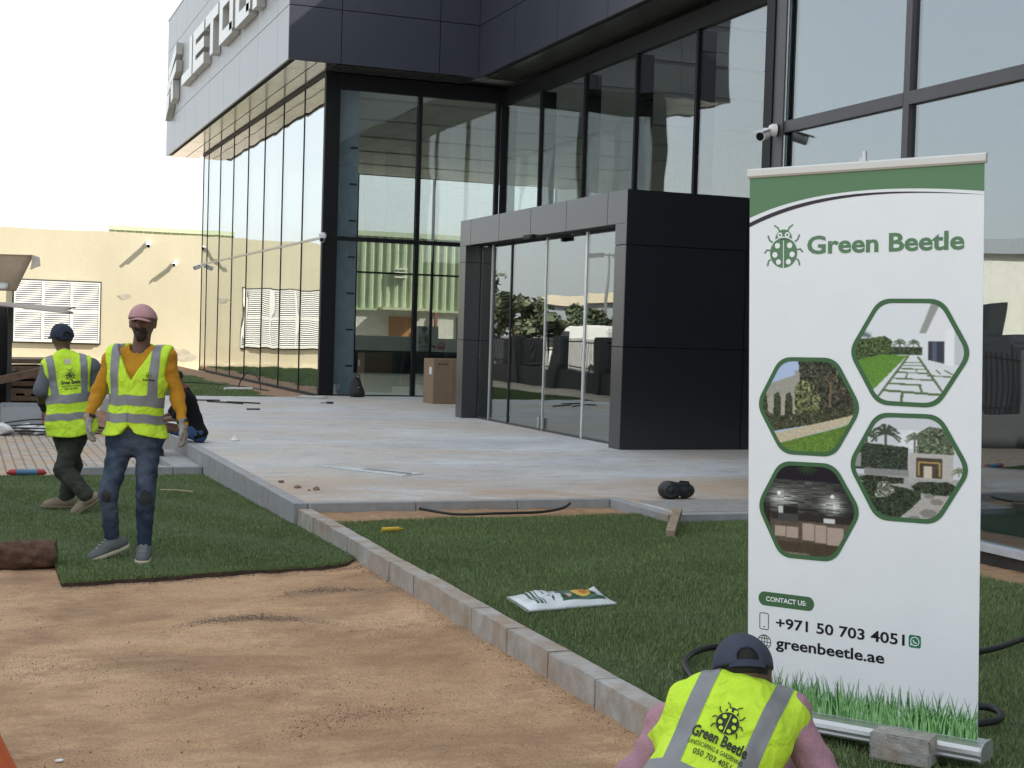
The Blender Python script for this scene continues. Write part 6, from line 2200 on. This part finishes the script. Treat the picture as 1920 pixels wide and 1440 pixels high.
# fertiliser bag
def bag_mesh():
    c00, c10, c11, c01 = Vector((2.69, 6.60, .115)), Vector((3.225, 6.69, .115)), Vector((3.26, 7.06, .115)), Vector((2.715, 6.98, .115))
    n1, n2 = 64, 40
    V = []; F = []; Cc = []
    for s_ in (0, 1):
        for i in range(n1 + 1):
            for j in range(n2 + 1):
                u, v = i / n1, j / n2
                p = c00 * (1 - u) * (1 - v) + c10 * u * (1 - v) + c11 * u * v + c01 * (1 - u) * v
                e = (1 - abs(2 * u - 1) ** 5) * (1 - abs(2 * v - 1) ** 4)
                h = .034 * e * (1.15 - .5 * u) + .006 * math.sin(u * 14 + v * 5) * e + .005 * math.sin(v * 13 - u * 9) * e + .012
                if u > .9 and v > .55: h += .05 * (u - .9) * 10 * (v - .55)
                V.append((p.x, p.y, p.z + (h if s_ else .002)))
    k = (n1 + 1) * (n2 + 1)
    def colr(u, v):
        W, G, Yw, O, DG = (214, 220, 222), (40, 84, 62), (214, 182, 60), (196, 120, 50), (46, 60, 60)
        if u < .10: return W
        if .12 < u < .155 or .17 < u < .20 or .215 < u < .24: return G if .12 < v < .9 else W
        if v < .14: return W
        if .28 < u < .42 and abs((v - .5) + .25 * math.sin(u * 60)) < .06: return DG
        if u > .46 + .10 * (v - .5) and u < .92:
            d = abs(v - .52) + .9 * max(0, .60 - u)
            if .52 < u < .62 and abs(v - .5) < (.62 - u) * 2.2: return O if (u * 37) % 1 < .5 else W
            if ((u - .74) / .10) ** 2 + ((v - .62) / .22) ** 2 < 1: return Yw if ((u - .75) / .05) ** 2 + ((v - .6) / .12) ** 2 > 1 else O
            return G
        return W
    fc = []
    for i in range(n1):
        for j in range(n2):
            a = i * (n2 + 1) + j
            F.append((a, a + 1, a + n2 + 2, a + n2 + 1)); fc.append((150, 156, 158))
            b = a + k
            F.append((b, b + n2 + 1, b + n2 + 2, b + 1)); fc.append(colr((i + .5) / n1, (j + .5) / n2))
    for i in range(n1):
        for j in (0, n2):
            a = i * (n2 + 1) + j; F.append((a, a + n2 + 1, a + n2 + 1 + k, a + k)); fc.append((206, 212, 216))
    for j in range(n2):
        for i in (0, n1):
            a = i * (n2 + 1) + j; F.append((a, a + 1, a + 1 + k, a + k)); fc.append((206, 212, 216))
    me = fast_mesh('plastic_sack', np.array(V), np.array(F), colour_mat('sack_print', .3, .5), True)
    at = me.color_attributes.new('Col', 'FLOAT_COLOR', 'CORNER')
    col = np.ones((len(F), 4, 4), np.float32); col[:, :, :3] = s2l(np.array(fc))[:, None, :]
    at.data.foreach_set('color', col.ravel())
    return me


tag(MO('plastic_sack', bag_mesh()), 'crumpled white and green plastic sack lying on the lawn', 'bag')
# yellow tube
yt = E('yellow_tube', (2.81, 9.47, .11), 'small yellow plastic tube lying on the lawn by the kerb', 'tube')
YEL = PM('yellow_plastic', (.62, .40, .04), .4)
MB().tube([(2.735, 9.46, .138), (2.86, 9.475, .138)], .016, 12).build('body', [YEL], yt, True)
MB().tube([(2.86, 9.475, .138), (2.865, 9.476, .138), (2.895, 9.48, .138)], [.016, .009, .004], 12).build('nozzle', [YEL], yt, True)
# timber offcut
d = Vector((.43, .70, .065)); L_ = d.length
M_ = Matrix.Translation((4.70, 8.92, .137)) @ d.to_track_quat('Y', 'Z').to_matrix().to_4x4()
mb = MB()
for i in range(9):
    t0, t1 = i / 9, (i + 1) / 9
    mb.box(-.032, .032, L_ * t0, L_ * t1, -.028 + .006 * math.sin(3 * t0), .028 + .006 * math.sin(3 * t0), 0, M_)
tag(mb.build('timber_offcut', [PM('raw_timber', (.30, .235, .165), .85, var=.25, vs=14, bump=.003, bs=60, stretch=(1, .3, 1))]), 'short squared timber offcut leaning from lawn onto the terrace corner', 'timber')
# black carry speaker
sp_ = E('portable_speaker', (5.67, 10.68, .17), 'black rounded portable speaker with carry handle on the terrace corner', 'speaker')
v = Vol((5.46, 10.52, .15), (5.90, 10.86, .38), .006)
v.seg((5.585, 10.70, .242), (5.60, 10.66, .242), .070, .070, .02); v.seg((5.60, 10.68, .245), (5.745, 10.68, .238), .072, .066, .03); v.seg((5.74, 10.67, .235), (5.785, 10.67, .237), .058, .052, .03)
v.cut((0, 0, -1), (5.6, 10.6, .174))
v.obj('case', PM('speaker_black', (.010, .011, .012), .45, var=.2, vs=30), sp_, 1)
MB().tube([(5.66, 10.62, .300), (5.675, 10.62, .322), (5.755, 10.62, .315), (5.76, 10.62, .285)], .008, 8).build('handle', [RUB], sp_, True)
MB().tube([(5.585, 10.615, .242), (5.583, 10.600, .242)], [.058, .054], 24).build('grille', [PM('speaker_mesh', (.018, .024, .024), .6, var=.3, vs=90)], sp_, True)
MB().tube([(5.665, 10.605, .193), (5.665, 10.598, .193)], .007, 10).build('button', [EYEW], sp_, True)


def spline(P, n=12):
    P = [Vector(p) for p in P]; out = []
    for i in range(len(P) - 1):
        p0, p1, p2, p3 = P[max(i - 1, 0)], P[i], P[i + 1], P[min(i + 2, len(P) - 1)]
        for k in range(n):
            t = k / n
            out.append(.5 * ((2 * p1) + (p2 - p0) * t + (2 * p0 - 5 * p1 + 4 * p2 - p3) * t * t + (3 * p1 - p0 - 3 * p2 + p3) * t ** 3))
    return out + [P[-1]]


def hose(P, r, label, name='hose'):
    return tag(MB().tube(spline(P), r, 10).build(name, [RUB], None, True), label, 'hose')


hose([(3.32, 10.46, .150), (3.55, 10.28, .125), (3.87, 10.205, .135), (4.25, 10.27, .13), (4.50, 10.40, .14), (4.61, 10.50, .165)], .011, 'curved black hose lying on the soil strip in front of the terrace')
hose([(3.55, 5.30, .14), (3.29, 5.47, .145), (3.17, 5.53, .150), (3.02, 5.46, .150), (2.885, 5.30, .150), (2.805, 5.11, .150), (2.780, 4.97, .150), (2.86, 4.70, .145), (2.98, 4.62, .14)], .014, 'black hose looping out to the left of the banner foot')
hose([(3.35, 4.75, .14), (3.8, 4.95, .145), (4.15, 5.10, .15), (4.44, 5.19, .155), (4.72, 5.34, .15), (5.2, 5.55, .14)], .014, 'black hose running off to the right behind the banner')
hose([(3.36, 4.28, .15), (3.50, 4.32, .16), (3.62, 4.31, .165), (3.650, 4.25, .16), (3.59, 4.18, .15), (3.47, 4.17, .145), (3.40, 4.18, .14)], .014, 'short end of black hose sticking out by the right banner foot')
hose([(5.72, 31.6, .14), (5.78, 31.5, .35), (5.86, 31.2, .52), (5.96, 30.95, .50), (6.03, 30.78, .34), (6.06, 30.7, .14)], .013, 'black hose hoop standing up at the foot of the mirrored wing')
hose([(3.2, 34, .16), (4.2, 33.2, .17), (5.2, 33.6, .17), (5.9, 32.2, .16), (6.2, 30.6, .15)], .014, 'thin black hose trailing over the grass of the left wing')
# white pipe
tag(MB().tube([(5.23, 30.50, .175), (5.86, 30.68, .175)], .03, 12).build('white_pipe', [PM('white_pvc', (.72, .73, .70), .4)], None, True), 'short white plastic pipe lying on the grass by the mirrored wing', 'pipe')
# trim plates on the terrace
PLT = PM('white_trim', (.72, .74, .76), .35, .1)
mb = MB().prism([(3.241, 13.69), (3.832, 12.63), (4.114, 12.83), (3.72, 13.34)], .1705, .1765)
pt = tag(mb.build('trim_plate', [PLT]), 'long pointed white trim plate lying on the terrace', 'plate')
MB().prism([(3.60, 13.20), (3.90, 12.72), (3.97, 12.76), (3.68, 13.22)], .177, .186).build('clip_strip', [STEEL], pt)
# dark rods
for k, (a, b, lab) in enumerate((((3.60, 25.55), (4.32, 25.62), 'thin dark rod on the far terrace, nearest the wing lawn'), ((4.03, 25.23), (4.55, 24.60), 'short slanted dark rod on the far terrace'), ((4.36, 25.12), (4.87, 24.72), 'dark rod in the middle of the far terrace'), ((4.30, 22.93), (4.52, 22.96), 'short dark rod alone on the terrace'))):
    tag(MB().tube([(a[0], a[1], .182), ((a[0] + b[0]) / 2, (a[1] + b[1]) / 2, .184), (b[0], b[1], .182)], .012, 8).build('metal_rod', [MULL], None, True), lab, 'rod', 'rods on the terrace')
# papers by the corner post
pp = MO('flat_board', warped_sheet('flat_board', (6.05, 27.2, .176), (6.62, 26.95, .176), (6.70, 27.35, .18), (6.2, 27.62, .178), .012, PM('board_grey', (.5, .5, .5), .6), 3, .004, 8)); tag(pp, 'flat grey offcut board lying at the foot of the corner post', 'board')
# small tool
tl = E('hand_tool', (6.16, 25.05, .17), 'small hand tool with black head lying on the terrace', 'tool')
MB().tube([(6.02, 25.0, .185), (6.18, 25.08, .19)], .01, 8).build('shaft', [STEEL], tl, True); MB().box(6.15, 6.27, 25.05, 25.13, .172, .205).build('head', [RUB], tl)
# dust mask
v = Vol((2.9, 16.6, .15), (3.12, 16.9, .26), .005)
v.seg((3.009, 16.75, .17), (3.009, 16.75, .215), .055, .018, .01); v.cut((0, 0, -1), (0, 0, .171)); v.seg((3.009, 16.75, .16), (3.009, 16.75, .205), .049, .012, 0, None, 's')
tag(v.obj('dust_mask', PM('mask_white', (.8, .8, .8), .8), None, 1), 'white cup dust mask lying on the terrace behind the seated man', 'mask')
# stones on the terrace
STN = PM('brown_stone', (.26, .19, .135), .9, var=.3, vs=30, bump=.004, bs=80)
for k, (x, y, r, lab) in enumerate(((2.66, 11.78, .030, 'largest small brown stone near the left terrace edge'), (2.78, 11.62, .028, 'brown stone beside the kerb end of the terrace'), (2.60, 12.2, .026, 'brown stone furthest along the terrace edge'), (2.71, 11.58, .016, 'tiny pebble between the larger stones on the terrace'))):
    me = crumple((x, y, .168 + r * .4), r, 60 + k, (1.2, 1, .7)); me.materials.append(STN)
    tag(MO('stone', me), lab, 'stone', 'loose stones on the terrace')
# straw on the turf
tag(MB().tube([(1.69, 13.12, .015), (1.83, 13.02, .02), (1.957, 12.92, .015)], .006, 6).build('stick', [PM('dry_stick', (.45, .36, .22), .8)], None, True), 'thin pale stick lying on the turf in front of the step', 'stick')
# white scrap on the sand
me = crumple((.33, 5.05, .008), .012, 77, (1.4, .8, .5)); me.materials.append(PLA); tag(MO('paper_scrap', me), 'tiny white scrap of paper on the sand beside the orange cone', 'scrap')
# cardboard box by the entrance
cb_ = E('cardboard_box', (8.62, 25.75, .17), 'tall brown cardboard box standing by the entrance', 'box')
BOX('carton', 8.28, 8.96, 25.45, 26.05, .171, 1.02, PM('carton', (.24, .165, .105), .85, var=.08, vs=3), cb_, .006)
BOX('tape', 8.60, 8.655, 25.445, 25.449, .2, 1.0, PM('tape_tan', (.27, .19, .125), .4), cb_)
BOX('shipping_label', 8.272, 8.279, 25.55, 25.68, .72, .86, PLA, cb_)
BOX('print_mark', 8.38, 8.42, 25.443, 25.448, .90, .935, mk, cb_); BOX('print_mark', 8.45, 8.56, 25.443, 25.448, .91, .93, mk, cb_)
BOX('hand_slot', 8.72, 8.90, 25.443, 25.448, .58, .595, mk, cb_)
# backpack
bp_ = E('backpack', (7.42, 27.7, .17), 'black backpack standing against the glass wall', 'backpack')
v = Vol((7.15, 27.4, .15), (7.7, 28.0, .68), .009)
v.seg((7.42, 27.75, .28), (7.41, 27.78, .47), .15, .10, .05, ((0, 1, 0), 1.35)); v.seg((7.35, 27.73, .22), (7.50, 27.73, .22), .075, .075, .05); v.seg((7.42, 27.64, .26), (7.42, 27.66, .38), .085, .075, .03, ((0, 1, 0), 1.3))
v.cut((0, 0, -1), (0, 0, .172)); v.wrinkle(.003, 45, 4)
v.obj('bag', PM('backpack_nylon', (.012, .013, .016), .6, var=.3, vs=12), bp_, 1)
MB().tube(spline([(7.37, 27.74, .555), (7.38, 27.73, .60), (7.42, 27.73, .612), (7.46, 27.73, .60), (7.47, 27.74, .55)], 6), .010, 8).build('handle', [RUB], bp_, True)
MB().tube(spline([(7.33, 27.66, .50), (7.29, 27.62, .40), (7.28, 27.60, .26), (7.30, 27.58, .19)], 6), .013, 8).build('strap', [RUB], bp_, True)
MB().box(7.39, 7.44, 27.575, 27.58, .36, .375).build('zip_tag', [STEEL], bp_)
# red standpipe beyond the rear glass
rv = E('red_standpipe', (14.75, 44.6, 0), 'red and white standpipe head seen through the rear glass', 'standpipe')
MB().tube([(14.75, 44.6, -.14), (14.75, 44.6, .98)], .05, 12).build('riser', [PM('riser_white', (.7, .66, .64), .5)], rv, True)
MB().tube([(14.75 + .12 * math.cos(a), 44.55, 1.06 + .10 * math.sin(a)) for a in np.linspace(0, 2 * math.pi, 24)], .028, 8).build('hand_wheel', [RED], rv, True)
MB().tube([(14.62, 44.6, 1.02), (14.90, 44.6, 1.04)], .05, 12).build('outlet', [RED], rv, True)
# orange cone at the lower left
cn = E('traffic_cone', (-.03, 4.82, 0), 'smooth orange cone cut off at the lower left corner', 'cone')
ORG = PM('orange_plastic', (.62, .12, .035), .4, var=.04)
prof = [(.245, .0), (.24, .03), (.225, .035), (.215, .06), (.17, .155), (.125, .265), (.08, .38), (.045, .50), (.03, .55), (.0, .555)]
V = []; F = []
for r, z in prof:
    for k in range(40): V.append((-.03 + r * math.cos(k * math.pi / 20), 4.82 + r * math.sin(k * math.pi / 20), z + .004))
for i in range(len(prof) - 1):
    for k in range(40): F.append((i * 40 + k, i * 40 + (k + 1) % 40, (i + 1) * 40 + (k + 1) % 40, (i + 1) * 40 + k))
MO('cone_body', mesh_from('cone_body', V, F, ORG, None, True), cn)


def copy_tree(o, parent=None):
    c = o.copy(); S.collection.objects.link(c)
    if parent is not None: c.parent = parent
    for ch in o.children: copy_tree(ch, c)
    return c


p5 = copy_tree(p2)
p5.location = (14.6, 46.0, .12); p5.rotation_euler = (0, 0, RAD(-75)); p5.scale = (1.06, 1.06, 1.06)
p5['label'] = 'distant man seen through the showroom glass in front of the grey wall'
GDK = fabric('dark_green_vest', (.03, .075, .05))
for ch in p5.children:
    if ch.name.startswith(('safety_vest', 'shirt')):
        ch.data = ch.data.copy(); ch.data.materials[0] = GDK
